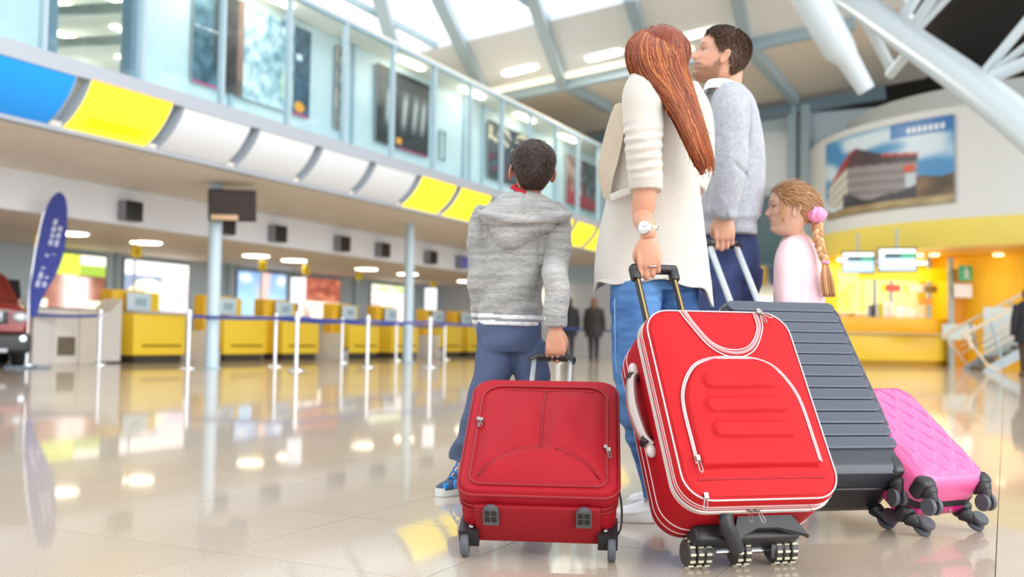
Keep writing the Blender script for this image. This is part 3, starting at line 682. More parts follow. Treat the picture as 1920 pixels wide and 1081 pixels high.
cb('yellow_fascia', ln*.1, -.02, 2.62, ln*.85, .06, .38, M('lemon strip', 'f0dc10', .35, emit=.25))
for i, (x, w, h, c) in enumerate(((-.9, .22, .34, '3a3036'), (-.35, .3, .42, 'f2efe6'), (.15, .32, .3, 'f5f2ea'), (.45, .2, .24, 'f8f0e0'), (-.64, .2, .4, 'e8d020'))): box('counter_item', tuple((ctr+dv/ln*x+np.array([0, 0, 1.37+h/2])+g2w((0, .1, 0)))), (w, .2, h), M('item %d' % i, c, .5), label=['dark item on the ticket counter behind the glass', 'white box on the ticket counter, left one', 'white box on the ticket counter, middle one', 'small cream box on the ticket counter', 'yellow folder on the ticket counter behind the glass'][i], cat='box', bev=.02)
for i, (x, w, c, z) in enumerate(((-.25, .5, 'd05a50', 2.2), (.55, .55, 'f0e8d0', 2.2), (1.0, .5, '9a7a3a', 2.2), (.9, .35, 'e89a4a', 1.85))): box('notice', tuple(ctr+dv/ln*x+np.array([0, 0, z])+g2w((0, -.05, 0))), (w, .03, .2), M('notice %d' % i, c, .5), R=Matrix.Rotation(ang, 3, 'Z'), label=['small red notice on the kiosk glass', 'pale notice on the kiosk glass below the screens', 'brown notice strip on the kiosk glass', 'small orange notice on the kiosk glass'][i], cat='notice')
# door, exit sign and notices on the inner wall
def kray(px, py, r):
    v = gdir(px, py); h = v[:2]; a = h@h; b = h@KC; c = KC@KC-r*r; t = (b-math.sqrt(max(b*b-a*c, 0)))/a
    p = v*t; p[2] += CAMH; return g2w(p)
RI = 3.75
dp = kray(1806, 660, RI); dd = thing('door_1', None, None, (dp[0], dp[1], 0), ang, kind='structure')
for x in (-.42, .42): box('jamb', (x, .0, 1.55), (.12, .12, 3.1), STEEL, dd)
box('leaf', (0, .05, 1.4), (.74, .05, 2.8), M('orange door', 'd99320', .4), dd)
p = kray(1810, 512, RI+.3); R_ = Matrix.Rotation(ang, 3, 'Z')
t = thing('exit_sign', 'green emergency exit sign with white running figure by the stairs', 'sign', p, ang)
box('plate', (0, 0, 0), (.44, .05, .44), M('exit green', '118a5c', .4, emit=.25), t, .01)
m = MB(); m.ell((.0, -.035, .13), (.04, .01, .04), 8); m.tube([(0, -.035, .07), (.02, -.035, -.03), (.07, -.035, -.16)], .026, 8); m.tube([(.02, -.035, -.03), (-.07, -.035, -.13)], .024, 8); m.tube([(-.09, -.035, .0), (0, -.035, .05), (.09, -.035, .02)], .02, 8); m.obj('running_figure', WHITE, t)
box('notice', tuple(kray(1806, 545, RI+.3)), (.6, .03, .38), WHITE, R=R_, label='white notice below the green exit sign', cat='notice')
box('notice', tuple(kray(1797, 622, RI+1.2)), (1.05, .03, .42), M('pale blue notice', 'c8dcdc', .4), R=R_, label='pale blue notice board on the counter by the stairs', cat='notice')
# two flight screens hung under the yellow band
for k, (px, py, w, h, d) in enumerate([(1609, 492, 60, 42, 27.), (1682, 487, 70, 46, 26.)]):
    p = g2w(G(px, py, d)); s = d/FPX
    t = thing('flight_screen', ['smaller left flight screen hanging before the yellow band', 'larger right flight screen hanging before the yellow band'][k], 'screen', p, YAW+math.radians(-14), group='flight screens under the yellow band')
    box('casing', (0, 0, 0), (w*s, .1, h*s), M('dark bezel', '3a3338', .4), t, .015)
    def scr_(u, v):
        if v > .82: return hx('e8eef2')
        if v > .60: return hx('1f3a34') if .15 < u < .62 else (hx('1f8a5c') if u > .62 else hx('c9d8e6'))
        return hx('b9d4f2')*(.93 if (v*9) % 1 < .3 else 1)
    paint('display', (-w*s*.46, -.056, -h*s*.43), (1, 0, 0), (0, 0, 1), w*s*.92, h*s*.86, scr_, BACKLIT, 24, 18, t)
    MB().cyl((0, .05, h*s/2), (0, .05, h*s/2+.5), .03, 10).obj('hanger', STEEL, t)
for k, px in enumerate((1722, 1752, 1872)):
    p = W(px, 478, z=3.1)
    MB().lathe([(0, 0), (.12, 0), (.14, .04), (0, .04)], (p[0], p[1], 3.08), 18).obj('downlight', M('warm downlight', 'ffe2b0', .4, emit=2), label='small warm downlight under the yellow band, %s' % ['left one', 'middle one', 'by the stairs'][k], cat='lamp')
    lamp('POINT', (p[0], p[1], 2.2), 9, bpy.data.objects['downlight' if k == 0 else 'downlight.%03d' % k], .9, (1, .9, .72))
# ---- stairs
sb = W(1822, 694, z=0); st = thing('staircase', 'grey staircase with pale handrails at the right edge', 'stairs', sb, YAW+math.radians(-8))
RAIL = M('pale wood rail', 'e0cdb0', .4)
for i in range(9): box('step', (.35+.28*i, 0, .17*i+.085), (.30, 1.6, .05), M('grey stone tread', '7d7a70', .5), st); 
for i in range(9): box('riser', (.22+.28*i, 0, .17*i+.06), (.03, 1.56, .12), M('dark riser', '66645c', .6), st)
for s in (-.82, .82):
    m = MB(); m.prism([(0, -.0), (.3, 0), (2.75, 1.45), (2.75, 1.7), (.1, .12)], lambda u, v, w: (u, w, v), s-.02, s+.02); m.obj('stringer', M('pale stringer', 'aeb8be', .4), st)
    y = s
    for k, h in enumerate((.98, .78, .6, .42)):
        pts = [(-.25, y, .55), (-.32, y, .8), (-.2, y, h), (2.7, y, h+1.62)] if k == 0 else [(.0, y, h-.02), (2.7, y, h+1.60)]
        m = MB(); m.tube(spline(pts, 16) if k == 0 else pts, .04 if k == 0 else .02, 10); m.obj('handrail' if k == 0 else 'rail_bar', RAIL, st)
    m = MB(); m.tube([(-.3, y, .7), (.1, y, .15), (.4, y, .02)], .03, 10); m.obj('rail_end', RAIL, st)
    for x in (.45, 1.4, 2.4):
        m = MB(); m.cyl((x, y, .6*x-.1), (x-.25, y, .6*x+.92), .03, 10); m.obj('baluster', STEEL, st)
box('glass_panel', (.85, .4, .95), (.9, .03, 1.2), M('frosted panel', 'd3d8d4', .3), st, .01)
box('stair_plinth', (1.9, -.3, .25), (1.2, 1.0, .5), YEL2, st, .01)
# ---- red car at the left edge (only its front corner shows)
ca = W(58, 690, z=0)
ct = thing('red_car', 'front of a shiny red off-road car at the left edge', 'car', (ca[0]-.0, ca[1]+.0, 0), math.radians(58)); ct.scale = (.9, .9, .95)
CR = M('red car paint', '8f0c14', .2, coat=.6)
# local: x along the width (0 = right side seen), y backwards, z up
def carrow(y, zt, zb, w0, w1): return [(-1.8+w0, y, zb), (-1.86+w0, y, zb+.2), (-1.84+w1, y, zt-.12), (-1.7+w1, y, zt), (-.9, y, zt+.05), (-.10-w1, y, zt), (.04-w1, y, zt-.12), (.06-w0, y, zb+.2), (0-w0, y, zb)]
rows = [(-.02, .98, .62, .16, .2), (.12, 1.06, .5, .08, .12), (.5, 1.10, .42, .0, .06), (1.1, 1.16, .4, 0, .05), (1.25, 1.2, .4, 0, .06), (1.7, 1.62, .4, 0, .22), (2.3, 1.72, .4, 0, .24), (3.6, 1.7, .4, 0, .25), (4.2, 1.2, .45, .05, .12), (4.3, .7, .5, .1, .14)]
m = MB(); m.rings([carrow(*r) for r in rows]); m.obj('body', CR, ct)
box('front_bumper', (-.9, .02, .42), (1.74, .3, .34), M('black bumper', '24262a', .45), ct, .07); box('skid_plate', (-.9, -.1, .30), (1.0, .12, .07), M('silver skid', 'b9bcc4', .35), ct, .02)
g = box('grille', (-.9, -.06, .86), (1.0, .06, .22), BLACK, ct, .02)
for i in range(7): box('grille_slot', (-1.28+i*.126, -.1, .86), (.05, .03, .17), M('dark chrome', '8a8f99', .2, metal=1), ct, .01)
MB().tube([(-1.42, -.09, .96), (-.38, -.09, .96)], .018, 8).obj('grille_trim', CHROME, ct)
box('number_plate', (-.9, -.14, .63), (.52, .02, .15), M('white plate', 'e6ebf2', .4), ct, .005)
for s in (-1, 1):
    MB().ell((-.9+s*.68, -.02, .86), (.13, .09, .10), 12).obj('headlight', M('headlight glass', 'cfd6de', .05, metal=.4), ct)
    MB().ell((-.9+s*.74, -.1, .50), (.07, .05, .06), 10).obj('fog_lamp', M('fog lamp', 'e8f0fa', .1, emit=.6), ct)
    for y in (.95, 3.4):
        m = MB(); m.lathe([(.0, -.11), (.2, -.11), (.33, -.10), (.35, -.06), (.35, .06), (.33, .10), (.2, .11), (0, .11)], (-.9+s*.78, y, .35), 28, 'x'); m.obj('wheel', M('tyre rubber', '1d1d1f', .7), ct)
m = MB(); m.prism([(1.32, 1.22), (1.68, 1.56), (3.4, 1.6), (3.9, 1.26)], lambda u, v, w: (w, u, v), -1.74, -.06); m.obj('windows', M('dark car glass', '20262b', .08), ct)
# ------------------------------------------------------------------ luggage
# local frame of a case: x to its right, y towards its back, z along its length up to the handle; origin at the middle of its foot
def bag(name, label, anchor, local, psi, th):
    psi, th = math.radians(psi), math.radians(th)
    x = np.array([math.cos(psi), math.sin(psi), 0]); a = np.array([-math.sin(psi)*math.cos(th), math.cos(psi)*math.cos(th), math.sin(th)])
    y = np.array([-math.sin(psi)*math.sin(th), math.cos(psi)*math.sin(th), -math.cos(th)])
    o = anchor-(x*local[0]+y*local[1]+a*local[2])
    Mx = Matrix.Identity(4)
    for i, q in enumerate((x, y, a, o)):
        w = g2w(q)
        for k in range(3): Mx[k][i] = w[k]
    return thing(name, label, 'suitcase', mat=Mx)
def settle(t):                                      # lower or raise the case until its wheels touch the floor
    bpy.context.view_layer.update(); lo = 9
    def rec(o):
        nonlocal lo
        if o.type == 'MESH': lo = min(lo, min((o.matrix_world @ v.co).z for v in o.data.vertices))
        for c in o.children: rec(c)
    rec(t); t.location.z -= lo; bpy.context.view_layer.update(); return lo
def rr(w, l, r, n=8, zc=0, top=None):               # rounded rectangle outline (x, z), counter-clockwise from the lower right
    P = []; r = min(r, w/2-.001, l/2-.001); rt = top or r
    for cx, cz, q0, rad in ((w/2-r, -l/2+r, -90, r), (w/2-rt, l/2-rt, 0, rt), (-w/2+rt, l/2-rt, 90, rt), (-w/2+r, -l/2+r, 180, r)):
        for i in range(n+1):
            q = math.radians(q0+90*i/n); P.append((cx+rad*math.cos(q), cz+rad*math.sin(q)+zc))
    return P
def sub(P, k):                                      # denser straight runs
    out = []
    for i in range(len(P)):
        a, b = np.array(P[i]), np.array(P[(i+1) % len(P)]); d = np.linalg.norm(b-a); n = max(1, int(d/k))
        out += [tuple(a+(b-a)*j/n) for j in range(n)]
    return out
def shell(m, w, l, r, prof, zc, n=8, top=None, step=.03):        # prof: (inset, y) from back to front
    R = []
    for ins, y in prof: R.append([(x, y, z) for x, z in sub2(rr(w-2*ins, l-2*ins, max(r-ins, .004), n, zc, None if top is None else max(top-ins, .004)), step)])
    return m.rings(R)
def sub2(P, k): # fixed count: subdivide the four straight runs equally
    out = []; N = len(P); q = N//4; m = 8
    for s in range(4):
        seg = P[s*q:(s+1)*q]; out += seg[:-1]
        a, b = np.array(seg[-1]), np.array(P[((s+1)*q) % N])
        out += [tuple(a+(b-a)*j/m) for j in range(m)]
    return out
def loop_tube(m, P, y, r, n=8): return m.tube([(x, y if not callable(y) else y(x, z), z) for x, z in P], r, n, closed=True)
def zpull(t, p, ang, mat, s=1.0):
    m = MB(); ca, sa = math.cos(ang), math.sin(ang)
    def q(u, v, w=0): return (p[0]+s*(u*ca-v*sa), p[1]-w*s, p[2]+s*(u*sa+v*ca))
    m.box(q(0, .004, .004), (.010*s, .008*s, .014*s)); m.tube([q(-.003, -.004, .006), q(-.0045, -.03, .008), q(0, -.036, .008), q(.0045, -.03, .008), q(.003, -.004, .006)], .0014*s, 6, closed=True)
    return m.obj('zip_pull', mat, t)
def wheel(t, c, r, w, mat, hub, axis=0):
    m = MB(); m.lathe([(r*.55, -w/2), (r*.9, -w/2), (r, -w*.3), (r, w*.3), (r*.9, w/2), (r*.55, w/2)], c, 24, 'x'); o = m.obj('wheel', mat, t)
    m = MB(); m.lathe([(0, -w*.42), (r*.56, -w*.42), (r*.56, w*.42), (0, w*.42)], c, 16, 'x'); m.obj('hub', hub, o)
    return o
ZIPM = M('nickel zip', 'a9a5a0', .3, metal=1)
RED1 = M('crimson ballistic cloth', '9c1220', .6, var=.05, vscale=7, bump=.06, bscale=420, spec=.22)
RED1D = M('dark crimson piping', '8c0d1a', .5)
BLKP = M('black bag plastic', '26262a', .38)
GREYR = M('dark grey rubber', '55585f', .45)

# ---- small red case pulled by the boy
Ws, Ts, Ls = .425, .19, .50
t = SB = bag('small_suitcase', 'small crimson cabin case tilted on two wheels, pulled by the boy', G(1010, 1018, 2.83), (0, Ts/2, 0), -5, 35)
m = MB(); shell(m, Ws, Ls, .045, [(.05, Ts/2), (.015, Ts/2-.004), (.003, Ts/2-.02), (0, Ts/2-.05), (0, -Ts/2+.055), (.004, -Ts/2+.045)], Ls/2, top=.055); m.obj('rear_shell', RED1, t)
m = MB(); shell(m, Ws+.012, Ls, .045, [(.006, -Ts/2+.05), (0, -Ts/2+.04), (0, -Ts/2+.012), (.008, -Ts/2), (.03, -Ts/2-.006), (.05, -Ts/2-.004)], Ls/2, top=.06); m.obj('front_shell', RED1, t)
def bulge(x, z, w, l, zc, h, e=4): return h*(1-abs(2*x/w)**e)*(1-abs(2*(z-zc)/l)**e)
def pillow(m, w, l, r, zc, y0, h, fn=None, N=36, top=None):       # bulging panel, edge on y0, front towards -y
    O = sub2(rr(w, l, r, 8, zc, top), .02); R = []
    for k in range(13):
        s = 1-(k/12.4); lift = h*(1-s**4.0); ring = []
        for x, z in O:
            X, Z = x*s, zc+(z-zc)*s; ring.append((X, y0-lift-(fn(X, Z) if fn else 0), Z))
        R.append(ring)
    return m.rings(R)
def f_small(x, z):
    zz = z-.245; c = -.010*math.exp(-((x)/.02)**2)*(sstep(.0, .03, z-.15)-sstep(.40, .44, z))
    arc = .155-3.6*x*x
    c += -.012*math.exp(-((z-arc)/.012)**2)+.010*sstep(.02, -.02, 0) + (.012 if False else 0)
    c += .012*math.exp(-((abs(x)-.055)/.045)**2-((z-.25)/.10)**2)-.008*math.exp(-((abs(x)-.12)/.035)**2-((z-.30)/.08)**2)+.014*sstep(.012, -.012, z-arc)*(1-sstep(.13, .18, abs(x)))
    c += .003*nz(x*17, z*17, 3)+.0025*nz(x*34, z*12, 7)
    return c*sstep(0, .045, min((Ws-.055)/2-abs(x), z-.025, Ls-.05-z))
m = MB(); pillow(m, Ws-.055, Ls-.075, .03, Ls/2-.012, -Ts/2-.002, .020, f_small, top=.06); m.obj('front_pocket', RED1, t, 60)
m = MB(); loop_tube(m, sub2(rr(Ws-.052, Ls-.072, .03, 8, Ls/2-.012, .06), 1), -Ts/2-.007, .0035); m.obj('pocket_piping', RED1D, t)
m = MB(); loop_tube(m, sub2(rr(Ws+.012, Ls+.0, .045, 8, Ls/2, .06), 1), -Ts/2+.012, .0045); m.obj('rim_piping', RED1D, t)
for k, yy in enumerate((-.045, -.03)): m = MB(); loop_tube(m, sub2(rr(Ws+.004, Ls+.004, .045, 8, Ls/2, .055), 1), yy, .003); m.obj('zip_track', RED1D, t)
def fsurf(x, z): return -Ts/2-.002-.020*(1-max(abs(2*x/(Ws-.055)), abs(2*(z-Ls/2+.012)/(Ls-.075)))**4)-f_small(x, z)
m = MB(); m.tube([(0, fsurf(0, z)-.003, z) for z in np.linspace(.145, .42, 30)], .0022, 6); m.obj('centre_seam', RED1D, t)
m = MB(); m.tube([(x, fsurf(x, .155-3.6*x*x)-.003, .155-3.6*x*x) for x in np.linspace(-.168, .168, 40)], .0022, 6); m.obj('arc_seam', RED1D, t)
m = MB(); m.tube([(x, fsurf(x, .425-.1*x*x)-.001, .425-.1*x*x) for x in np.linspace(-.12, .15, 16)], .0014, 6); m.obj('top_seam', RED1D, t)
zpull(t, (-Ws/2+.026, -Ts/2-.006, .285), .25, ZIPM, 1.0); zpull(t, (-Ws/2+.034, -Ts/2-.008, .282), .0, ZIPM, .9)
zpull(t, (Ws/2-.030, -Ts/2-.008, .175), .35, ZIPM, .9); zpull(t, (Ws/2-.022, -Ts/2-.006, .165), .1, ZIPM, 1.0)
# foot panel and its two grids
m = MB(); m.box((0, .012, -.004), (Ws*.80, Ts-.06, .016), None, .005); m.obj('foot_panel', M('crimson board', '92111e', .5, spec=.3), t)
for s in (-1, 1):
    m = MB(); R = Matrix.Identity(3); o = [(s*.125+.021*math.cos(a), -.034+.018*math.sin(a)-.010) for a in np.linspace(math.pi, 2*math.pi, 10)]+[(s*.125+.021, .002), (s*.125-.021, .002)]
    m.prism(o, lambda u, v, w: (u, v, w), -.026, -.012); ft = m.obj('foot_stud', M('grey stud', '55575c', .4), t)
    for i in (-1, 1):
        for j in (0, 1):
            mm = MB(); mm.box((s*.125+i*.009, -.042+j*.022, -.027), (.013, .015, .003)); mm.obj('stud_opening', BLACK, ft)
for s in (-1, 1):
    m = MB(); m.prism([(-.012, -.020), (.045, -.020), (.045, .012), (.03, .06), (.012, .07), (-.004, .02)], lambda u, v, w: (w, Ts/2-.055+u, v-.004), s*(Ws/2-.05), s*(Ws/2+.004)); h = m.obj('wheel_housing', BLKP, t)
    mm = MB(); mm.ell((s*(Ws/2-.03), Ts/2-.068, -.006), (.007, .004, .007), 8); mm.obj('rivet', ZIPM, h)
    wheel(t, (s*(Ws/2-.012), Ts/2-.018, -.022), .036, .022, GREYR, BLKP)
# pull-out handle
for s in (-1, 1): m = MB(); m.box((s*.062, Ts/2-.03, Ls+.15), (.016, .010, .36), None, .003); m.obj('handle_rod', M('pale aluminium', 'c9d2d8', .3, metal=.8), t)
m = MB(); m.tube([(-.074, Ts/2-.03, Ls+.315), (-.05, Ts/2-.03, Ls+.335), (.05, Ts/2-.03, Ls+.335), (.074, Ts/2-.03, Ls+.315)], .012, 10, flat=1.3); m.obj('handle_grip', BLKP, t)
# tag strip and side cord
m = MB(); m.box((-Ws/2-.008, -.02, .30), (.006, .03, .13), None, .002); tg = m.obj('luggage_strap', BLACK, t); 
mm = MB()
for i in range(7): mm.box((-Ws/2-.012, -.03, .25+.017*i), (.002, .012, .006))
mm.obj('strap_print', M('pale strap print', 'b9b0a8', .5), tg)
m = MB(); m.tube(spline([(Ws/2+.004, -.02, .12), (Ws/2+.014, .0, .06), (Ws/2+.012, .02, -.0), (Ws/2-.002, .05, -.01)], 12), .003, 6); m.obj('side_cord', BLACK, t)
settle(t)

# ---- large red case pulled by the woman
Wb, Tb, Lb = .45, .26, .59
RED2 = M('bright red cloth', 'b8161d', .6, var=.05, vscale=5, bump=.05, bscale=380, spec=.22)
RED2D = M('deep red cloth', 'a80a18', .6, spec=.22, var=.04, vscale=5, bump=.05, bscale=380)
WPIP = M('white piping', 'dccfcf', .5)
t = BB = bag('large_suitcase', 'large bright red case with white piping, pulled by the woman', G(1440, 962, 2.60), (0, -Tb/2, 0), 14, 57)
F = -Tb/2
m = MB(); shell(m, Wb, Lb, .08, [(.06, Tb/2), (.02, Tb/2-.006), (.006, Tb/2-.02), (0, Tb/2-.05), (0, F+.075)], Lb/2); m.obj('rear_shell', RED2D, t)
m = MB(); shell(m, Wb, Lb, .08, [(.0, F+.075), (0, F+.02), (.006, F+.006), (.02, F-.002), (.04, F-.004), (.05, F-.004)], Lb/2); m.obj('front_shell', RED2, t)
def f_big0(x, z): return .003*nz(x*9, z*9, 5)
m = MB(); pillow(m, Wb-.03, Lb-.03, .07, Lb/2, F-.002, .016, f_big0); m.obj('front_panel', RED2, t, 60)
O = lambda ins: sub2(rr(Wb-2*ins, Lb-2*ins, .08-ins, 8, Lb/2), 1)
for nm, ins, yy, r in (('front_rim_piping', .006, F+.002, .0021), ('rim_piping', .0, F+.030, .0018), ('rim_piping', .0, F+.042, .0016), ('rim_piping', .0, F+.070, .0019), ('rear_piping', .0, Tb/2-.085, .0018), ('rear_piping', .0, Tb/2-.055, .0014), ('back_edge_piping', .010, Tb/2-.012, .0020)):
    m = MB(); loop_tube(m, O(ins), yy, r); m.obj(nm, WPIP, t)
m = MB(); loop_tube(m, O(-.001), F+.056, .005); m.obj('zip_teeth', M('silver zip tape', 'b9b0aa', .4, metal=.4), t)
# U-shaped strip at the top and its zip
yf = lambda x, z: F-.002-.016*(1-max(abs(2*x/(Wb-.03)), abs(2*(z-Lb/2)/(Lb-.03)))**4)-f_big0(x, z)
def ustrip(k): return [(x*k, z) for x, z in spline([(-.115, Lb-.012), (-.100, Lb-.06), (-.06, Lb-.135+(1-k)*.1), (0, Lb-.165+(1-k)*.16), (.06, Lb-.145+(1-k)*.1), (.108, Lb-.075), (.120, Lb-.012)], 40)]
for k, (kk, mt, r) in enumerate(((1.06, WPIP, .0019), (.97, M('dusty pink zip tape', 'd98e90', .5), .005), (.90, WPIP, .0017))):
    m = MB(); m.tube([(x+.01, yf(x+.01, z)-.003, z) for x, z in ustrip(kk)], r, 8, flat=1); m.obj('pocket_zip' if k == 1 else 'zip_piping', mt, t)
zpull(t, (.135, yf(.13, Lb-.03)-.004, Lb-.02), .2, ZIPM, 1.0); zpull(t, (.132, yf(.13, Lb-.03)-.006, Lb-.016), 1.0, ZIPM, 1.1)
# arched pocket with three embossed bars
zc0, zc1, hw = .085, .41, .172
arch = [(-hw, zc0+.02), (-hw, .25), (-hw+.012, .32), (-hw+.05, .38), (-.07, .405), (0, .412), (.07, .405), (hw-.05, .38), (hw-.012, .32), (hw, .25), (hw, zc0+.02)]
A = [tuple(p) for p in spline(arch, 60)]
def inside(x, z, bx, w, h): # distance to a bar with round ends
    q = max(abs(x)-w+h, 0); return math.hypot(q, z-bx)-h
def f_arch(x, z):
    h = 0
    for bz, w in ((.335, .112), (.262, .122), (.188, .122)): d = inside(x, z, bz, w, .026); h += .009*(1-sstep(-.011, .003, d))
    return h+.002*nz(x*12, z*12, 9)
cz = .235
NU, NV = 90, 110; m = MB(); ztop = .411
az = [z for x, z in A if x >= 0]; ax = [x for x, z in A if x >= 0]
q_ = sorted(zip(az, ax)); az = [a_ for a_, _ in q_]; ax = [b_ for _, b_ in q_]
for j in range(NV+1):
    Z = zc0+(ztop-zc0)*j/NV; half = float(np.interp(Z, az, ax)) if j < NV else .004
    for i in range(NU+1):
        X = (i/NU*2-1)*half; e = sstep(0, .012, min(half-abs(X), ztop+.004-Z, Z-zc0+.001))
        m.v.append((X, yf(X, Z)+.002-.015*e-f_arch(X, Z)*e, Z)); m.c.append((1, 1, 1))
m.f = [(j*(NU+1)+i, j*(NU+1)+i+1, (j+1)*(NU+1)+i+1, (j+1)*(NU+1)+i) for j in range(NV) for i in range(NU)]; m.m = [0]*len(m.f)
m.obj('arched_pocket', RED2, t, 80)
for kk, r, mt in ((1.0, .0018, WPIP), (1.035, .0016, WPIP)):
    m = MB(); m.tube([(x*kk, yf(x, z)-.004, cz+(z-cz)*kk) for x, z in A], r, 8); m.obj('arch_piping', mt, t)
m = MB(); m.tube([(x*1.018, yf(x, z)-.003, cz+(z-cz)*1.018) for x, z in A], .0022, 8); m.obj('arch_zip', M('dusty pink zip tape', 'd98e90', .5), t)
m = MB(); m.tube([(x, yf(x, .055)-.001, .058) for x in np.linspace(-.18, .18, 20)], .0012, 6); m.obj('lower_seam', RED1D, t)
zpull(t, (-hw-.002, yf(-hw, .12)-.006, .108), .0, ZIPM, 1.05); zpull(t, (-.17, F+.0, .012), -.3, ZIPM, 1.1); zpull(t, (-.01, F+.05, -.004), .2, ZIPM, 1.1); zpull(t, (-.03, F+.05, -.004), -.3, ZIPM, 1.0)
# silver side handle
m = MB(); hp = spline([(-Wb/2-.002, -.01, .22), (-Wb/2-.022, -.01, .245), (-Wb/2-.034, -.012, .31), (-Wb/2-.034, -.012, .36), (-Wb/2-.022, -.01, .42), (-Wb/2-.002, -.01, .445)], 30)
m.tube(hp, [.011+.005*math.sin(math.pi*i/29) for i in range(30)], 12, flat=1.5); sh = m.obj('side_handle', M('brushed silver plastic', 'b5a8a4', .35, metal=.7), t)
for z, n_ in ((.235, 1), (.43, 1)): mm = MB(); mm.box((-Wb/2-.018, -.01, z), (.03, .034, .026), None, .006); mm.obj('handle_collar', BLACK, sh)
for z in (.205, .46): mm = MB(); mm.ell((-Wb/2-.008, -.01, z), (.014, .014, .02), 10); mm.obj('handle_boss', M('pale boss', 'cfc4bf', .35), sh)
# wheel carriage
yc = Tb/2-.075
m = MB(); m.prism([(-.075, .004), (.075, .004), (.13, -.05), (.12, -.045), (.075, -.035), (.04, -.028), (-.02, -.028), (-.06, -.045), (-.075, -.062), (-.09, -.06)], lambda u, v, w: (u+.03, F+.10+w-v*.5, v), -.008, .008); m.obj('kick_plate', BLKP, t)
m = MB(); m.tube(spline([(-.085, F+.075, .0), (-.085, F+.085, -.025), (-.065, F+.11, -.05), (-.045, F+.14, -.075)], 12), [.02]*12, 10, flat=.8); m.obj('stand_foot', BLKP, t)
m = MB(); m.box((.0, yc+.01, -.02), (.30, .11, .05), None, .012); m.obj('carriage', BLKP, t)
for x in (-.10, .10):
    m = MB(); m.prism([(-.03, 0), (.035, 0), (.03, -.055), (.0, -.075), (-.02, -.05)], lambda u, v, w: (w, yc+.02+u, v), x-.02, x+.02); m.obj('axle_bracket', BLKP, t)
m = MB(); m.cyl((-.14, yc+.035, -.045), (.14, yc+.035, -.045), .006, 10); m.obj('axle', CHROME, t)
WB_ = M('smoked wheel plastic', '3a3531', .3); ST = M('pale wheel stud', 'd8d2b8', .4)
for gx, n in ((-.125, 3), (.0, 2), (.125, 3)):
    for i in range(n):
        x = gx+(i-(n-1)/2)*.023; r = .037
        o = wheel(t, (x, yc+.035, -.045), r, .019, WB_, BLKP)
        mm = MB()
        for k in range(12):
            q = 2*math.pi*k/12; mm.box((x, yc+.035+.0365*math.cos(q), -.045+.0365*math.sin(q)), (.014, .006, .006), Matrix.Rotation(q, 3, 'X'))
        s_ = mm.obj('tread_studs', ST, o, kind='stuff')
# black telescopic handle
for s in (-1, 1):
    m = MB(); m.box((s*.062-.062, Tb/2-.07, Lb+.12), (.020, .016, .34), None, .006); r_ = m.obj('handle_rod', M('black lacquered steel', '18181b', .2), t)
    mm = MB(); mm.box((s*.062-.062, Tb/2-.0785, Lb+.12), (.006, .001, .33)); mm.obj('rod_highlight_strip', M('rod glint paint', 'b59a5e', .25, metal=.9), r_)  # thin strip coloured as the highlight running down the black rod
    m = MB(); m.box((s*.065-.062, Tb/2-.07, Lb+.265), (.03, .03, .055), None, .008); m.obj('handle_elbow', BLKP, t)
m = MB(); m.tube([(-.134, Tb/2-.07, Lb+.282), (.010, Tb/2-.07, Lb+.282)], .015, 12, flat=1.2); m.obj('handle_grip', BLKP, t)
m = MB(); m.cyl((0.125, F+.02, -.001), (.128, F+.018, -.05), .0007, 5); m.obj('loose_thread', RED1D, t)
settle(t)

# ---- black ribbed case pulled by the man
Wk, Tk, Lk = .46, .25, .735
GRAPH = M('graphite shell', '2c313c', .28, var=.05, vscale=3, coat=.25)
GRAPHR = M('graphite rib face', '444b5a', .28, var=.05, vscale=4, coat=.3)
BLKS = M('black shell', '202227', .32, coat=.3)
t = KB = bag('hard_suitcase', 'black hard-shell case with horizontal ridges, pulled by the man', G(1712, 892, 3.22), (Wk/2, -Tk/2, .02), 12, 49)
F = -Tk/2
m = MB(); shell(m, Wk, Lk, .06, [(.07, Tk/2), (.02, Tk/2-.006), (.006, Tk/2-.02), (0, Tk/2-.05), (0, F+.095)], Lk/2); m.obj('rear_shell', BLKS, t)
m = MB(); shell(m, Wk, Lk, .06, [(0, F+.09), (0, F+.03), (.005, F+.012), (.016, F+.003), (.03, F), (.05, F)], Lk/2); m.obj('front_shell', GRAPH, t)
m = MB(); loop_tube(m, sub2(rr(Wk+.002, Lk+.002, .06, 8, Lk/2), 1), F+.092, .006); m.obj('zip_band', BLACK, t)
NR = 13; z0, z1 = .085, Lk-.018; ph = (z1-z0)/NR
rib = MB()
n = 10; Rr = []
hwid = Wk/2-.024; hh = ph/2-.0022
def stad(k): return [(hwid-k-hh+ (hh-k)*math.cos(a), (hh-k)*math.sin(a)) for a in np.linspace(-math.pi/2, math.pi/2, n)]+[(-hwid+k+hh+(hh-k)*math.cos(a), (hh-k)*math.sin(a)) for a in np.linspace(math.pi/2, 1.5*math.pi, n)]
for k, y in ((-.001, .004), (0, -.005), (.0008, -.0075), (.0022, -.0085), (.006, -.0088)): Rr.append([(x, y, z) for x, z in stad(k)])
rib.rings(Rr); rm = rib.mesh('ridge', GRAPHR, 50)
for i in range(NR): o = link('ridge', rm, t); o.location = (0, F-.001, z0+ph*(i+.5))
m = MB(); m.tube(spline([(-.07, .0, Lk-.002), (-.06, .0, Lk+.022), (.06, .0, Lk+.022), (.07, .0, Lk-.002)], 20), .011, 10, flat=1.4); m.obj('top_handle', BLKP, t)
m = MB(); m.tube(spline([(Wk/2-.002, .02, .24), (Wk/2+.02, .02, .27), (Wk/2+.02, .02, .39), (Wk/2-.002, .02, .42)], 20), .010, 10, flat=1.4); m.obj('side_handle', BLKP, t)
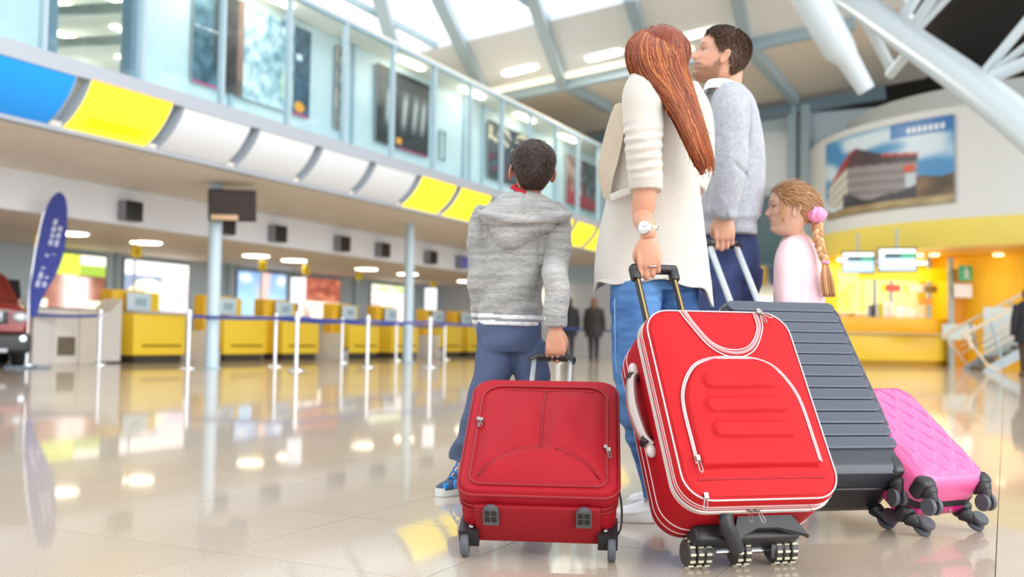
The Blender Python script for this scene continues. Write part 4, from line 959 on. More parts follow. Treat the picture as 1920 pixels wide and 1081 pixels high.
def spinner(t, x, y, mat, r=.03, out=1, cap=True, swing=(0, 1)):       # swivelling castor under a corner; its fork trails along swing
    m = MB()
    if cap: m.ell((x, y, .014), (.034, .034, .030), 10)
    m.lathe([(.0, .0), (.024, .0), (.026, -.012), (.018, -.024), (0, -.026)], (x, y, 0), 16); c = m.obj('castor_mount', BLKP, t)
    sx_, sy_ = swing; hx_, hy_ = x+.030*sx_, y+.030*sy_
    m = MB(); P = [(x, y, -.012), (x+.012*sx_, y+.012*sy_, -.026), (hx_, hy_, -.040)]
    m.tube(P, [.020, .020, .014], 12); m.obj('castor_fork', BLKP, c)
    for k in (-1, 1):
        cc = (hx_+k*.014*abs(sy_), hy_+k*.014*abs(sx_), -.042)
        w = MB(); w.lathe([(r*.5, -.007), (r*.92, -.007), (r, -.003), (r, .003), (r*.92, .007), (r*.5, .007)], cc, 22, 'x' if abs(sy_) > .5 else 'y'); w.obj('castor_wheel', GREYR, c)
        w = MB(); w.lathe([(0, -.005), (r*.52, -.005), (r*.52, .005), (0, .005)], cc, 14, 'x' if abs(sy_) > .5 else 'y'); w.obj('castor_hub', BLKP, c)
for x in (-1, 1):
    for y in (-1, 1): spinner(t, x*(Wk/2-.045), y*(Tk/2-.045), BLKP, .030, cap=False, swing=(1, 0) if y > 0 else (0, 1))
for x in (-1, 1): m = MB(); m.box((x*(Wk/2-.036), F+.035, .035), (.078, .074, .072), None, .018); m.obj('corner_guard', BLKS, t)
for s in (-1, 1): m = MB(); m.tube([(s*.057-.03, Tk/2-.09, Lk-.05), (s*.057-.03, Tk/2-.09, Lk+.43)], .013, 12); m.obj('handle_rod', M('pale grey aluminium', 'c3ccd2', .35, metal=.5), t)
m = MB(); m.tube(spline([(-.095, Tk/2-.09, Lk+.425), (-.08, Tk/2-.09, Lk+.45), (.02, Tk/2-.09, Lk+.45), (.036, Tk/2-.09, Lk+.425)], 16), .017, 12, flat=1.2); m.obj('handle_grip', BLKP, t)
settle(t)

# ---- pink quilted case pulled by the girl
Wp, Tp, Lp = .31, .19, .46
PINK = M('glossy pink shell', 'e45f9a', .3, coat=.4); PINKD = M('magenta shell', 'e4288c', .3, coat=.4)
t = PB = bag('kids_suitcase', 'small pink quilted hard-shell case leaning back at the right', G(1858, 893, 3.28), (Wp/2, -Tp/2, .02), 26, 38)
F = -Tp/2
m = MB(); shell(m, Wp, Lp, .065, [(.07, Tp/2), (.03, Tp/2-.006), (.008, Tp/2-.025), (0, Tp/2-.05), (0, F+.115)], Lp/2); m.obj('rear_shell', PINKD, t)
m = MB(); shell(m, Wp+.004, Lp+.004, .065, [(0, F+.12), (0, F+.095)], Lp/2); m.obj('zip_band', BLACK, t)
m = MB(); R = []
prof = [(0, F+.1), (0, F+.04), (.006, F+.018), (.018, F+.006), (.03, F+.001)]
O0 = rr(Wp, Lp, .065, 12, Lp/2)
for ins, y in prof: R.append([(x, y, z) for x, z in sub2(rr(Wp-2*ins, Lp-2*ins, .065-ins, 12, Lp/2), 1)])
m.rings(R, cap=False); m.obj('front_rim', PINK, t)
m = MB(); N1, N2 = 84, 124; V = []; wi, li = Wp-.052, Lp-.052
for j in range(N2+1):
    for i in range(N1+1):
        u, v = i/N1*2-1, j/N2*2-1
        # squircle-like map keeps the corners round
        X, Z = u*wi/2, v*li/2
        r = .045; dx, dz = abs(X)-(wi/2-r), abs(Z)-(li/2-r)
        if dx > 0 and dz > 0:
            mx_ = max(dx, dz); hyp = math.hypot(dx, dz); k = mx_/hyp; X = math.copysign(wi/2-r+dx*k, X); Z = math.copysign(li/2-r+dz*k, Z)
        e = min(1, (1-max(abs(u), abs(v)))/.06); q = .0065*abs(math.sin((X/.042+Z/.052)*math.pi/2*1.0)*math.sin((X/.042-Z/.052)*math.pi/2))**.7*e
        V.append((X, F+.0015-.007*(1-max(abs(u), abs(v))**3)-q, Z+Lp/2))
m.v = V; m.c = [(1, 1, 1)]*len(V); m.f = [(j*(N1+1)+i, j*(N1+1)+i+1, (j+1)*(N1+1)+i+1, (j+1)*(N1+1)+i) for j in range(N2) for i in range(N1)]; m.m = [0]*len(m.f)
m.obj('quilted_front', PINK, t, 80)
for x in (-1, 1):
    m = MB(); m.box((x*(Wp/2-.026), F+.042, .018), (.054, .074, .05), None, .018); m.obj('corner_guard', BLKP, t)
    m = MB(); m.box((x*(Wp/2-.028), Tp/2-.036, .018), (.058, .06, .048), None, .018); m.obj('corner_guard', BLKP, t)
    for y in (-1, 1): spinner(t, x*(Wp/2-.035), y*(Tp/2-.035), BLKP, .028, cap=(x < 0 and y < 0), swing=(1, 0) if y > 0 else (0, 1))
for s in (-.05, .05): m = MB(); m.ell((s, Tp/2-.05, -.0), (.005, .005, .004), 8); m.obj('rivet', ZIPM, t)
for s in (-1, 1): m = MB(); m.tube([(s*.05, Tp/2-.035, Lp-.05), (s*.05, Tp/2-.035, Lp+.40)], .009, 10); m.obj('handle_rod', M('pale grey aluminium', 'c3ccd2', .35, metal=.5), t)
m = MB(); m.tube([(-.06, Tp/2-.035, Lp+.40), (.06, Tp/2-.035, Lp+.40)], .013, 10); m.obj('handle_grip', BLKP, t)
settle(t)
# ------------------------------------------------------------------ people
def w2g(w):
    c, s = math.cos(YAW), math.sin(YAW); return np.array([w[0]*c+w[1]*s, -w[0]*s+w[1]*c, w[2]])
def ringrows(rows, n=40, N=60, pw=2.2):
    """rows (y, left, right, depth, half thickness) in photo rows -> smooth stacked rings in the turned frame"""
    out = []
    for y, l, r, d, ry in spline(rows, N):
        c = G((l+r)/2, y, d); rx = (r-l)/2*d/FPX
        ring = []
        for j in range(n):
            q = 2*math.pi*j/n; cx, sx_ = math.cos(q), math.sin(q)
            ring.append(c+np.array([rx*math.copysign(abs(cx)**(2/pw), cx), ry*math.copysign(abs(sx_)**(2/pw), sx_), 0]))
        out.append(ring)
    return out
def limb(m, pts, N=40, n=20, flat=1.0):
    """pts (px, py, depth, radius in metres)"""
    Q = [(*G(p[0], p[1], p[2]), p[3]) if len(p) == 4 else (*p[0], p[1]) for p in pts]; S = spline(Q, N)
    return m.tube([s[:3] for s in S], [max(.002, s[3]) for s in S], n, flat=flat)
def ball(m, c, r): return m.ell(c, (r, r, r), 10)
def remesh(ms, voxel, smooth=4, fac=.5):
    m = MB()
    for q in ms if isinstance(ms, list) else [ms]: m.add(q.v, q.f)
    me = m.mesh('tmp', [], 0); o = bpy.data.objects.new('tmp', me); COL.objects.link(o)
    r = o.modifiers.new('r', 'REMESH'); r.mode = 'VOXEL'; r.voxel_size = voxel; r.use_smooth_shade = True
    if smooth: s = o.modifiers.new('s', 'SMOOTH'); s.factor = fac; s.iterations = smooth
    dg = bpy.context.evaluated_depsgraph_get(); ev = o.evaluated_get(dg)
    out = bpy.data.meshes.new_from_object(ev, depsgraph=dg); bpy.data.objects.remove(o); bpy.data.meshes.remove(me)
    return out
def arr(me):
    a = np.empty(len(me.vertices)*3, np.float32); me.vertices.foreach_get('co', a); return a.reshape(-1, 3)
def nor(me):
    a = np.empty(len(me.vertices)*3, np.float32); me.vertices.foreach_get('normal', a); return a.reshape(-1, 3)
def setco(me, a): me.vertices.foreach_set('co', np.ascontiguousarray(a, np.float32).ravel()); me.update()
def setcol(me, c):
    at = me.color_attributes.get('Col') or me.color_attributes.new('Col', 'FLOAT_COLOR', 'POINT')
    at.data.foreach_set('color', np.hstack([np.asarray(c, np.float32), np.ones((len(c), 1), np.float32)]).ravel())
def displace(me, fn):
    a, n = arr(me).astype(float), nor(me); h = np.array([fn(p, q) for p, q in zip(a, n)]); setco(me, a+n*h[:, None])
def prow(p):                                         # photo row and column of a point in the turned frame
    v = p-np.array([0, 0, CAMH]); f = v[1]*math.cos(PITCH)+v[2]*math.sin(PITCH); u = -v[1]*math.sin(PITCH)+v[2]*math.cos(PITCH)
    x, y = v[0]/f, u/f; c, s = math.cos(ROLL), math.sin(ROLL)
    x, y = c*x+s*y, -s*x+c*y
    return CX+x*FPX, CY-y*FPX
class Person:
    def __init__(s, label, base):
        s.b = np.array([base[0], base[1], 0.]); s.root = thing('person', label, 'person', g2w(s.b), YAW)
    def put(s, name, me, mat, parent=None, smooth=True, label=None):
        if isinstance(me, MB): me = me.mesh(name, mat, 60)
        else:
            me.materials.clear(); me.materials.append(mat)
            me.polygons.foreach_set('use_smooth', [True]*len(me.polygons))
        me.name = name; setco(me, arr(me)-s.b)
        o = link(name, me, parent if parent is not None else s.root)
        if label: o['label'] = label
        return o
def joinme(list_):                                   # several meshes (with colours) into one
    V, Fc, C = [], [], []; k = 0
    for me, col in list_:
        if isinstance(me, MB): v = np.array(me.v, float); f = me.f; c = np.array(me.c, float) if col is None else np.tile(lin(col), (len(v), 1))
        else:
            v = arr(me); f = [tuple(p.vertices) for p in me.polygons]
            if col is None:
                b = np.empty(len(v)*4, np.float32); me.color_attributes['Col'].data.foreach_get('color', b); c = b.reshape(-1, 4)[:, :3]
            else: c = np.tile(lin(col), (len(v), 1))
        V.append(v); C.append(c); Fc += [tuple(i+k for i in q) for q in f]; k += len(v)
    me = bpy.data.meshes.new('body'); me.from_pydata(np.vstack(V).tolist(), [], Fc); setcol(me, np.vstack(C)); return me
SKIN = M('skin', 'ffffff', .45, attr='Col', sss=.08, bump=.05, bscale=300)
HAIR = M('hair strands', 'ffffff', .42, attr='Col', spec=.4)

# ---- heads. local: x to the side, y forward through the face, z up; unit = head height, z 0 at the chin, 1 at the crown
ZK = [-.03, .0, .03, .07, .13, .18, .22, .26, .31, .36, .42, .50, .57, .64, .72, .80, .87, .93, .97, .993, 1.0]
YF = [.22, .33, .39, .415, .385, .405, .398, .412, .395, .40, .398, .385, .425, .43, .418, .375, .31, .225, .145, .07, .0]
YB = [-.12, -.17, -.20, -.225, -.25, -.27, -.29, -.315, -.345, -.375, -.405, -.44, -.458, -.465, -.46, -.43, -.375, -.295, -.21, -.12, -.04]
WD_ = [.06, .12, .155, .195, .235, .262, .275, .285, .297, .308, .318, .328, .333, .334, .328, .305, .262, .20, .14, .075, .02]
def sm(v, k=3):
    for _ in range(k): v = np.convolve(np.pad(v, 1, mode='edge'), [.25, .5, .25], 'valid')
    return v
def head_grid(child=0., nose=1., jaw=1., nz_=130, na=112, lift=None):
    z = np.linspace(-.03, 1., nz_); yf = sm(np.interp(z, ZK, YF), 4); yb = sm(np.interp(z, ZK, YB), 4); w = sm(np.interp(z, ZK, WD_), 4)
    if child: w = w*(1+.07*child*np.clip((z-.35)/.3, 0, 1)); yb = yb*(1+.05*child); yf = yf*(1-.13*child*np.clip((.36-z)/.36, 0, 1)); w = w*(1-.06*child*np.clip((.4-z)/.3, 0, 1))
    w = w*np.where(z < .35, 1-(1-jaw)*(.35-z)/.38, 1)
    a = np.linspace(-math.pi, math.pi, na, endpoint=False)
    A, Z = np.meshgrid(a, z); YFm, YBm, Wm = [np.repeat(q[:, None], na, 1) for q in (yf, yb, w)]
    yc = -.04
    ca, sa = np.cos(A), np.sin(A)
    e = 2/2.35
    X = Wm*np.sign(sa)*np.abs(sa)**e
    Y = np.where(ca > 0, yc+(YFm-yc)*np.abs(ca)**e, yc-(yc-YBm)*np.abs(ca)**e)
    front = np.clip(ca, 0, 1)
    nb = np.interp(Z, [.29, .32, .345, .37, .40, .45, .50, .545, .58], [.0, .045, .105, .135, .118, .08, .05, .03, .0])*nose
    nw = np.interp(Z, [.29, .335, .37, .42, .5, .58], [.05, .062, .056, .045, .038, .045])
    Y = Y+nb*np.exp(-(X/nw)**2)*(front > 0)
    Y = Y+.018*nose*np.exp(-((np.abs(X)-.058)/.022)**2-((Z-.335)/.022)**2)*(front > 0)          # wings
    Y = Y-.040*np.exp(-((np.abs(X)-.145)/.075)**2-((Z-.505)/.045)**2)*(front > 0)               # sockets
    Y = Y+.014*np.exp(-((np.abs(X)-.14)/.10)**2-((Z-.575)/.025)**2)*(front > 0)                  # brow
    Y = Y+.014*np.exp(-((np.abs(X)-.17)/.08)**2-((Z-.38)/.07)**2)*(front > 0)                    # cheek
    Y = Y-.012*np.exp(-(X/.11)**2-((Z-.222)/.010)**2)*(front > 0)                                # mouth line
    Y = Y+.010*np.exp(-(X/.08)**2-((Z-.255)/.016)**2)*(front > 0)+.012*np.exp(-(X/.07)**2-((Z-.195)/.016)**2)*(front > 0)
    return A, Z, X, Y
def gridfaces(nr, na): return [(i*na+j, i*na+(j+1) % na, (i+1)*na+(j+1) % na, (i+1)*na+j) for i in range(nr-1) for j in range(na)]+[tuple(range(na-1, -1, -1)), tuple((nr-1)*na+j for j in range(na))]
def pose(c, face, tilt=0, roll=0, H=.22):
    """head frame: c = place of the head's middle, face = heading in degrees from +Y towards -X, tilt up, roll to the viewer's right"""
    R = Matrix.Rotation(math.radians(roll), 3, 'Y') @ Matrix.Rotation(math.radians(face), 3, 'Z') @ Matrix.Rotation(math.radians(tilt), 3, 'X')
    Rn = np.array(R)*H
    return lambda P: (np.asarray(P)-np.array([0, -.02, .5]))@Rn.T+np.asarray(c)
def ear(pz, side, w):
    nr, na = 9, 28; V = []; Fs = []
    for sh in (0, 1):
        for i in range(nr):
            r = i/(nr-1)
            for j in range(na):
                q = 2*math.pi*j/na; u, v = math.cos(q), math.sin(q)
                ru = .075*(1+.18*v)*(1 if u > 0 else .8); rv = .135
                up = (.018*math.exp(-((r-.86)/.13)**2)-.022*math.exp(-(r/.45)**2)) if sh == 0 else -.022*(1-r*.55)
                out = .02+.07*(-u*r*.5+.5)*0+.075*(u*r*.5+.5)+up*(1 if sh == 0 else 1)
                V.append((side*(w+out), -.05-u*r*ru-.02*v*r, .43+v*r*rv))
    for sh in (0, 1):
        b = sh*nr*na
        for i in range(nr-1):
            for j in range(na): Fs.append((b+i*na+j, b+i*na+(j+1) % na, b+(i+1)*na+(j+1) % na, b+(i+1)*na+j))
    b = (nr-1)*na
    for j in range(na): Fs.append((b+j, b+(j+1) % na, nr*na+b+(j+1) % na, nr*na+b+j))
    return np.array(V), Fs
def make_head(ps, skin, lips, brow, child=0, nose=1, jaw=1, beard=None):
    A, Z, X, Y = head_grid(child, nose, jaw); P = np.stack([X, Y, Z], -1).reshape(-1, 3)
    c = np.tile(lin(skin), (len(P), 1)); x, y, z = P.T; fr = np.cos(A).ravel()
    def blend(mask, col): c[:] = c*(1-mask[:, None])+np.array(lin(col))*mask[:, None]
    ck = np.exp(-((np.abs(x)-.18)/.09)**2-((z-.36)/.08)**2)*(fr > 0)*.35; blend(ck, 'd98878')
    if beard:
        nn = np.array([nz(p[0]*26, p[1]*26, p[2]*26) for p in P])
        hl = np.interp(np.clip(fr, -1, 1), [-.25, -.05, .1, .3, .6, .9, 1.], [.0, .46, .42, .27, .245, .30, .315])
        mk = np.clip((hl-z+nn*.03)/.05, 0, 1)*np.clip((fr+.10)/.15, 0, 1)*(.68+.14*nn); blend(np.clip(mk, 0, .75), beard)
    lm = np.exp(-(x/.085)**4-((z-.225)/.036)**4)*(fr > .5); blend(lm*.85, lips)
    bm_ = np.exp(-((np.abs(x)-.145)/.085)**4-((z-.585-.02*np.exp(-((np.abs(x)-.17)/.06)**2))/.018)**2)*(fr > .1); blend(np.clip(bm_*.9, 0, 1), brow)
    ey = np.exp(-((np.abs(x)-.145)/.058)**4-((z-.515)/.012)**2)*(fr > .2); blend(np.clip(ey*.9, 0, 1), '3a2a24')
    m = MB(); m.v = [tuple(p) for p in ps(P)]; m.c = [tuple(q) for q in c]; m.f = gridfaces(*A.shape); m.m = [0]*len(m.f)
    for s in (-1, 1):
        V, Fs = ear(0, s, .318*(1+.05*child)); m.col = lin(skin); m.add([tuple(p) for p in ps(V)], Fs)
        for q in range(len(V)): pass
    return m
def eyes(pn, ps, H, iris):
    for s in (-1, 1):
        m = MB(); c = ps([(s*.145, .283, .500)])[0]; m.ell(c, (.05*H,)*3, 10); o = pn.put('eye', m, M('eye white', 'c9bdb4', .3))
        m = MB(); c2 = ps([(s*.145, .311, .500)])[0]; m.ell(c2, (.026*H,)*3, 8); pn.put('iris', m, M('iris '+iris, iris, .15), o)
def hair_cap(ps, line, thick, cols, child=0, seed=1, blades=5000, blen=.1, grow=None, fuzz=.02, noise_=.006):
    """cap of hair grown from the head's surface; line(angle) gives the hairline height, thick(angle, z) its depth"""
    r = random.Random(seed); A, Z, X, Y = head_grid(child, .0, 1., 100, 96)
    P = np.stack([X, Y, Z], -1); cen = np.array([0, -.03, .52]); N = P-cen; N[..., 2] *= .9; N /= np.linalg.norm(N, axis=-1, keepdims=True)
    T = np.zeros_like(Z)
    for i in range(Z.shape[0]):
        for j in range(Z.shape[1]):
            a, z = A[i, j], Z[i, j]; k = sstep(-.035, .045, z-line(a)); T[i, j] = -.03*(1-k)+k*(thick(a, z)+noise_*nz(a*9, z*22, seed))
    Q = P+N*T[..., None]
    keep = T > -.012
    m = MB(); base = np.array(lin(cols[0])); na = Z.shape[1]
    m.v = [tuple(p) for p in ps(Q.reshape(-1, 3))]; m.c = [tuple(base)]*len(m.v)
    m.f = [f for f in gridfaces(*Z.shape)[:-2] if any(keep.ravel()[list(f)])]+[gridfaces(*Z.shape)[-1]]; m.m = [0]*len(m.f)
    idx = np.argwhere(T > .002)
    vs, fs, cs = [], [], []
    for b in range(blades):
        i, j = idx[r.randrange(len(idx))]; p = Q[i, j]+np.array([r.gauss(0, .006)]*3); n = N[i, j]
        g = grow(A[i, j], Z[i, j], p) if grow else np.array([p[0]*.3, -.6, -1.])
        g = g+np.array([r.gauss(0, .22) for _ in range(3)]); g = g-n*(g@n); g /= np.linalg.norm(g)+1e-9; s = np.cross(n, g)*.0055
        l = blen*r.uniform(.5, 1.2); f = fuzz*r.uniform(0, 1)
        k = len(vs); q0, q1, q2 = p+n*.001, p+g*l*.5+n*(.004+f*.5), p+g*l+n*(f-.004)
        vs += [q0-s, q0+s, q1-s*.8, q1+s*.8, q2]; fs += [(k, k+1, k+3, k+2), (k+2, k+3, k+4)]
        cc = np.array(lin(cols[r.randrange(len(cols))]))*r.uniform(.75, 1.25); cs += [tuple(cc)]*5
    if vs:
        k = len(m.v); m.v += [tuple(p) for p in ps(np.array(vs))]; m.c += cs; m.f += [tuple(i+k for i in f) for f in fs]; m.m += [0]*len(fs)
    return m
def hand(O, Zd, Yb, thumb, s=1.0, curl=(25, 100, 165)):
    """gripping hand: O wrist, Zd towards the fingers, Yb out of the back of the hand, thumb = +1 / -1 side"""
    Zd = np.array(Zd, float); Zd /= np.linalg.norm(Zd); Yb = np.array(Yb, float); Yb -= Zd*(Yb@Zd); Yb /= np.linalg.norm(Yb); X = np.cross(Yb, Zd)*thumb
    def q(x, y, z): return O+(X*x+Yb*y+Zd*z)*s
    m = MB(); R = []
    for z, rx, ry in ((-.05, .026, .021), (-.02, .026, .019), (.0, .027, .018), (.02, .034, .019), (.05, .041, .0175), (.075, .042, .015), (.092, .040, .012), (.10, .036, .008)):
        R.append([q(rx*math.cos(t), ry*math.sin(t), z) for t in np.linspace(0, 2*math.pi, 20, endpoint=False)])
    m.rings(R)
    nails = []
    for i, (x, L, r) in enumerate(((.031, (.045, .028, .021), .0098), (.0105, (.05, .031, .023), .0102), (-.0105, (.046, .029, .022), .0098), (-.030, (.036, .022, .019), .0086))):
        p = np.array([x, .003, .086-.004*abs(x*30-.3)]); P = [p-np.array([0, 0, .03]), p]; rad = [r*1.0, r*1.10]
        fan = x*.12
        for k in range(3):
            an = math.radians(curl[k]+(i-1.5)*3); d = np.array([fan if k == 0 else 0, -math.sin(an), math.cos(an)])
            p1 = p+d*L[k]*.5; P += [p1, p+d*L[k]]; rad += [r*(.95-.06*k), r*(1.0-.09*k)]; p = p+d*L[k]
        rad[-1] *= .72
        S = spline([(*q(*a), b*s) for a, b in zip(P, rad)], 26); m.tube([t[:3] for t in S], [t[3] for t in S], 12); ball(m, S[-1][:3], S[-1][3]*.98)
    T = [(.020, -.004, .012, .015), (.034, -.010, .035, .0145), (.043, -.020, .060, .0125), (.036, -.036, .084, .0112), (.020, -.046, .098, .0092)]
    S = spline([(*q(*t[:3]), t[3]*s) for t in T], 22); m.tube([t[:3] for t in S], [t[3] for t in S], 12); ball(m, S[-1][:3], S[-1][3]*.95)
    return m
def core(parts, voxel=.006): return remesh(parts, voxel, 3)
def gripG(t, loc): return w2g(np.array(t.matrix_world @ Vector(loc)))
bpy.context.view_layer.update()

# ================================================================== the woman
gr = gripG(BB, (-.085, Tb/2-.07, Lb+.268))
D = 3.42
P = WOM = Person('woman in a cream coat and jeans with long red hair', G(1225, 985, 3.38))
skinw = 'd09a7e'
hpos = G(1233, 116, 3.40); ps = pose(hpos, 35, 14, 4, .222)
hd = make_head(ps, skinw, 'b86860', '5a3020', 0, .85, .85)
HO = gr+np.array([.0, -.022, .118])*1.0*.93
Hz = np.array([.04, .0, -1.])
hm = hand(HO, Hz, (-.10, -1., .05), -1, .93, (18, 95, 160))
am = MB(); S = spline([(*G(1212, 300, 3.29), .04), (*G(1209, 365, 3.30), .040), (*G(1205, 410, 3.31), .034), (*(HO+np.array([-.004, .004, .035])), .026), (*HO, .0245)], 30)
am.tube([s[:3] for s in S], [s[3] for s in S], 18)
rh = hand(G(1285, 455, 3.68), (-.5, .3, -1), (.6, .5, 0), 1, .9, (20, 50, 80)); limb(am, [(1299, 340, 3.60, .038), (1294, 400, 3.64, .032), (G(1285, 455, 3.68), .024)], 20)
arm = remesh([hm, am, rh], .0028, 4)
tor = MB(); tor.rings(ringrows([(165, 1200, 1270, 3.42, .05), (185, 1185, 1280, 3.43, .07), (260, 1180, 1280, 3.46, .08), (350, 1180, 1285, 3.50, .085), (450, 1165, 1290, 3.54, .08), (515, 1170, 1285, 3.55, .07)], 24, 24))
limb(tor, [(1242, 190, 3.42, .05), (1240, 165, 3.42, .052), (1236, 135, 3.41, .05)])
limb(tor, [(1194, 540, 3.51, .06), (1192, 680, 3.47, .05), (1196, 760, 3.44, .047), (1213, 830, 3.42, .04), (1228, 900, 3.40, .034), (1234, 955, 3.38, .030)]); limb(tor, [(1266, 545, 3.58, .055), (1270, 640, 3.58, .045), (1268, 760, 3.56, .04), (1262, 860, 3.55, .038), (1258, 945, 3.56, .03)])
limb(tor, [(1285, 200, 3.55, .05), (1300, 300, 3.58, .04), (1290, 400, 3.56, .032)])
P.put('body', joinme([(hd, None), (arm, skinw), (core([tor], .009), skinw)]), SKIN); eyes(P, ps, .222, '5a4a30')
# coat
rows = [(126, 1196, 1250, 3.40, .05), (136, 1182, 1268, 3.41, .08), (155, 1174, 1283, 3.42, .105), (185, 1168, 1292, 3.43, .12), (225, 1162, 1298, 3.44, .125), (270, 1154, 1303, 3.46, .125), (320, 1146, 1308, 3.49, .125), (370, 1136, 1314, 3.52, .13), (420, 1126, 1320, 3.54, .135), (470, 1117, 1327, 3.55, .14), (510, 1113, 1331, 3.555, .145), (528, 1113, 1333, 3.555, .147)]
ct = MB(); RR = ringrows(rows, 64, 90, 2.1)
def hem(q):                                                  # how far the hem drops around the coat (pixels)
    return 3+24*math.exp(-((q-math.pi)/.30)**2)+46*math.exp(-(((q-6.1+math.pi) % (2*math.pi)-math.pi)/.42)**2)+8*math.sin(5*q+.6)
n = len(RR[0])
for i in range(1, 9):
    last = RR[89]; ring = []
    for j in range(n):
        q = 2*math.pi*j/n; p = np.array(last[j]); c = np.mean(last, 0); d_ = p-c
        w_ = .022*math.sin(7*q+1.0)*i/8; ring.append(p+np.array([d_[0]*(.02*i/8+w_), d_[1]*(.03*i/8+w_), -hem(q)*i/8*D/FPX]))
    RR.append(ring)
ct.rings(RR, True, False)
bmc = bmesh.new(); bmc.from_mesh(ct.mesh('t', [], 0)); 
cm = bpy.data.meshes.new('coat'); top = [v for v in bmc.verts]; bmesh.ops.holes_fill(bmc, edges=[e for e in bmc.edges if e.is_boundary and e.verts[0].co.z > 1.3 and e.verts[1].co.z > 1.3]); bmc.to_mesh(cm); bmc.free()
def wr(p, q):
    x, y = prow(p); v = .0035*nz(p[0]*7, p[1]*7, p[2]*4.)+.0012*nz(p[0]*30, p[1]*30, p[2]*18)
    v += .010*math.sin((x-1120)/17+1.2*nz(0, 0, p[2]*3))*sstep(380, 540, y)*.9
    v += .006*nz(p[0]*14, p[1]*14, p[2]*2+5)*sstep(200, 420, y)
    return v
displace(cm, wr)
COATM = M('cream wool coat', 'cbc6bd', .8, var=.05, vscale=240, bump=.25, bscale=260, sheen=.4, stretch=(1, 1, .6))
co = P.put('coat', cm, COATM); so = co.modifiers.new('thickness', 'SOLIDIFY'); so.thickness = .007; so.offset = -1
sl = MB(); limb(sl, [(1228, 140, 3.34, .034), (1214, 150, 3.31, .054), (1207, 178, 3.29, .068), (1206, 220, 3.28, .066), (1207, 265, 3.27, .060), (1208, 300, 3.275, .057), (1210, 330, 3.28, .054), (1211, 352, 3.29, .0535), (1211, 357, 3.29, .053)], 70, 40, 1.05)
sm_ = remesh([sl], .0042, 4)
def wsl(p, q):
    x, y = prow(p); k = sstep(215, 255, y)*(1-sstep(315, 345, y))
    ph = y/2.9+2.2*nz(p[0]*8, p[1]*8, p[2]*6)+(x-1205)/22
    v = k*(.0036*math.sin(ph)*(.6+.8*nz(p[0]*14, p[1]*14, p[2]*9+3))+.003*nz(p[0]*20, p[1]*20, p[2]*55)); v += .004*nz(p[0]*11, p[1]*11, p[2]*8)*(1-sstep(320, 350, y))
    v += .006*math.sin((y-190)/11+(x-1200)/20)*math.exp(-((y-190)/26)**2)*sstep(1195, 1240, x)
    return v
displace(sm_, wsl); P.put('coat_sleeve', sm_, COATM, co)
sl = MB(); limb(sl, [(1285, 165, 3.50, .05), (1305, 220, 3.57, .06), (1310, 300, 3.60, .055), (1298, 355, 3.58, .05)], 40, 24); P.put('coat_sleeve', remesh([sl], .007, 4), COATM, co)
# lapel and pocket flap
def sheet(pts, nrm, th=.008, nseg=14, wdt=None):
    """ribbon between two edge lines given as (px, py, depth)"""
    a = [G(*p) for p in pts[0]]; b = [G(*p) for p in pts[1]]; A_, B_ = spline(a, nseg), spline(b, nseg); m = MB(); R = []
    nn = np.array(nrm, float)
    for u, v in zip(A_, B_): R.append([u-nn*th/2, (u+v)/2-nn*th*.8, v-nn*th/2, v+nn*th/2, (u+v)/2+nn*th*.6, u+nn*th/2])
    return m.rings(R)
lp = sheet(([(1160, 193, 3.41), (1152, 200, 3.40), (1138, 240, 3.42), (1126, 290, 3.45), (1121, 325, 3.47), (1133, 372, 3.47)], [(1166, 195, 3.38), (1172, 204, 3.37), (1168, 250, 3.37), (1158, 300, 3.39), (1148, 335, 3.41), (1142, 372, 3.44)]), (.35, -.9, 0), .010, 40)
P.put('lapel', lp, M('cream wool lapel', 'c4b6a2', .8, var=.05, vscale=240, bump=.2, bscale=260), co)
fl = sheet(([(1143, 364, 3.41), (1165, 355, 3.395), (1192, 346, 3.385)], [(1145, 379, 3.405), (1168, 370, 3.385), (1194, 360, 3.375)]), (0, -1, 0), .012, 12); P.put('pocket_flap', remesh([fl], .004, 2), COATM, co)
# jeans
jn = MB(); jn.rings(ringrows([(470, 1150, 1300, 3.53, .10), (505, 1147, 1304, 3.53, .105), (530, 1147, 1303, 3.53, .10), (545, 1152, 1298, 3.53, .09)], 30, 20))
limb(jn, [(1193, 535, 3.50, .090), (1191, 600, 3.48, .086), (1190, 680, 3.46, .077), (1194, 760, 3.44, .066), (1212, 830, 3.42, .058), (1227, 890, 3.40, .050), (1234, 930, 3.39, .047)], 50, 26)
limb(jn, [(1266, 535, 3.57, .084), (1270, 640, 3.58, .072), (1268, 760, 3.55, .062), (1262, 860, 3.55, .050), (1258, 915, 3.55, .047)], 40, 24)
jm = remesh([jn], .006, 5)
def wj(p, q):
    x, y = prow(p); v = .0035*nz(p[0]*12, p[1]*12, p[2]*14); k = sstep(690, 730, y)*(1-sstep(800, 860, y))
    v += k*.006*math.sin(y/6.5+2*nz(p[0]*8, p[1]*8, p[2]*6)); v += .004*math.sin(y/9+x/15)*math.exp(-((y-595)/22)**2); return v
displace(jm, wj)
a = arr(jm); blue = np.array(lin('2a5590')); lt = np.array(lin('5f93c8')); cc = np.array([blue*(1-k)+lt*k for k in [min(1, max(0, .35+.6*nz(p[0]*10, p[1]*10, p[2]*5)+.35*nz(p[0]*4, p[1]*40, p[2]*60))) for p in a]]); setcol(jm, cc)
P.put('jeans', jm, M('blue denim', 'ffffff', .7, attr='Col', var=.10, vscale=300, bump=.15, bscale=500))
for nm, xx in (('side_seam', 1150),):
    m = MB(); m.tube([G(xx+dx, y, 3.42) for dx, y in ((2, 560), (3, 620), (5, 680), (12, 740))], .0015, 5); P.put(nm, m, M('pale denim thread', '8fb0d8', .7), P.root.children[-1])
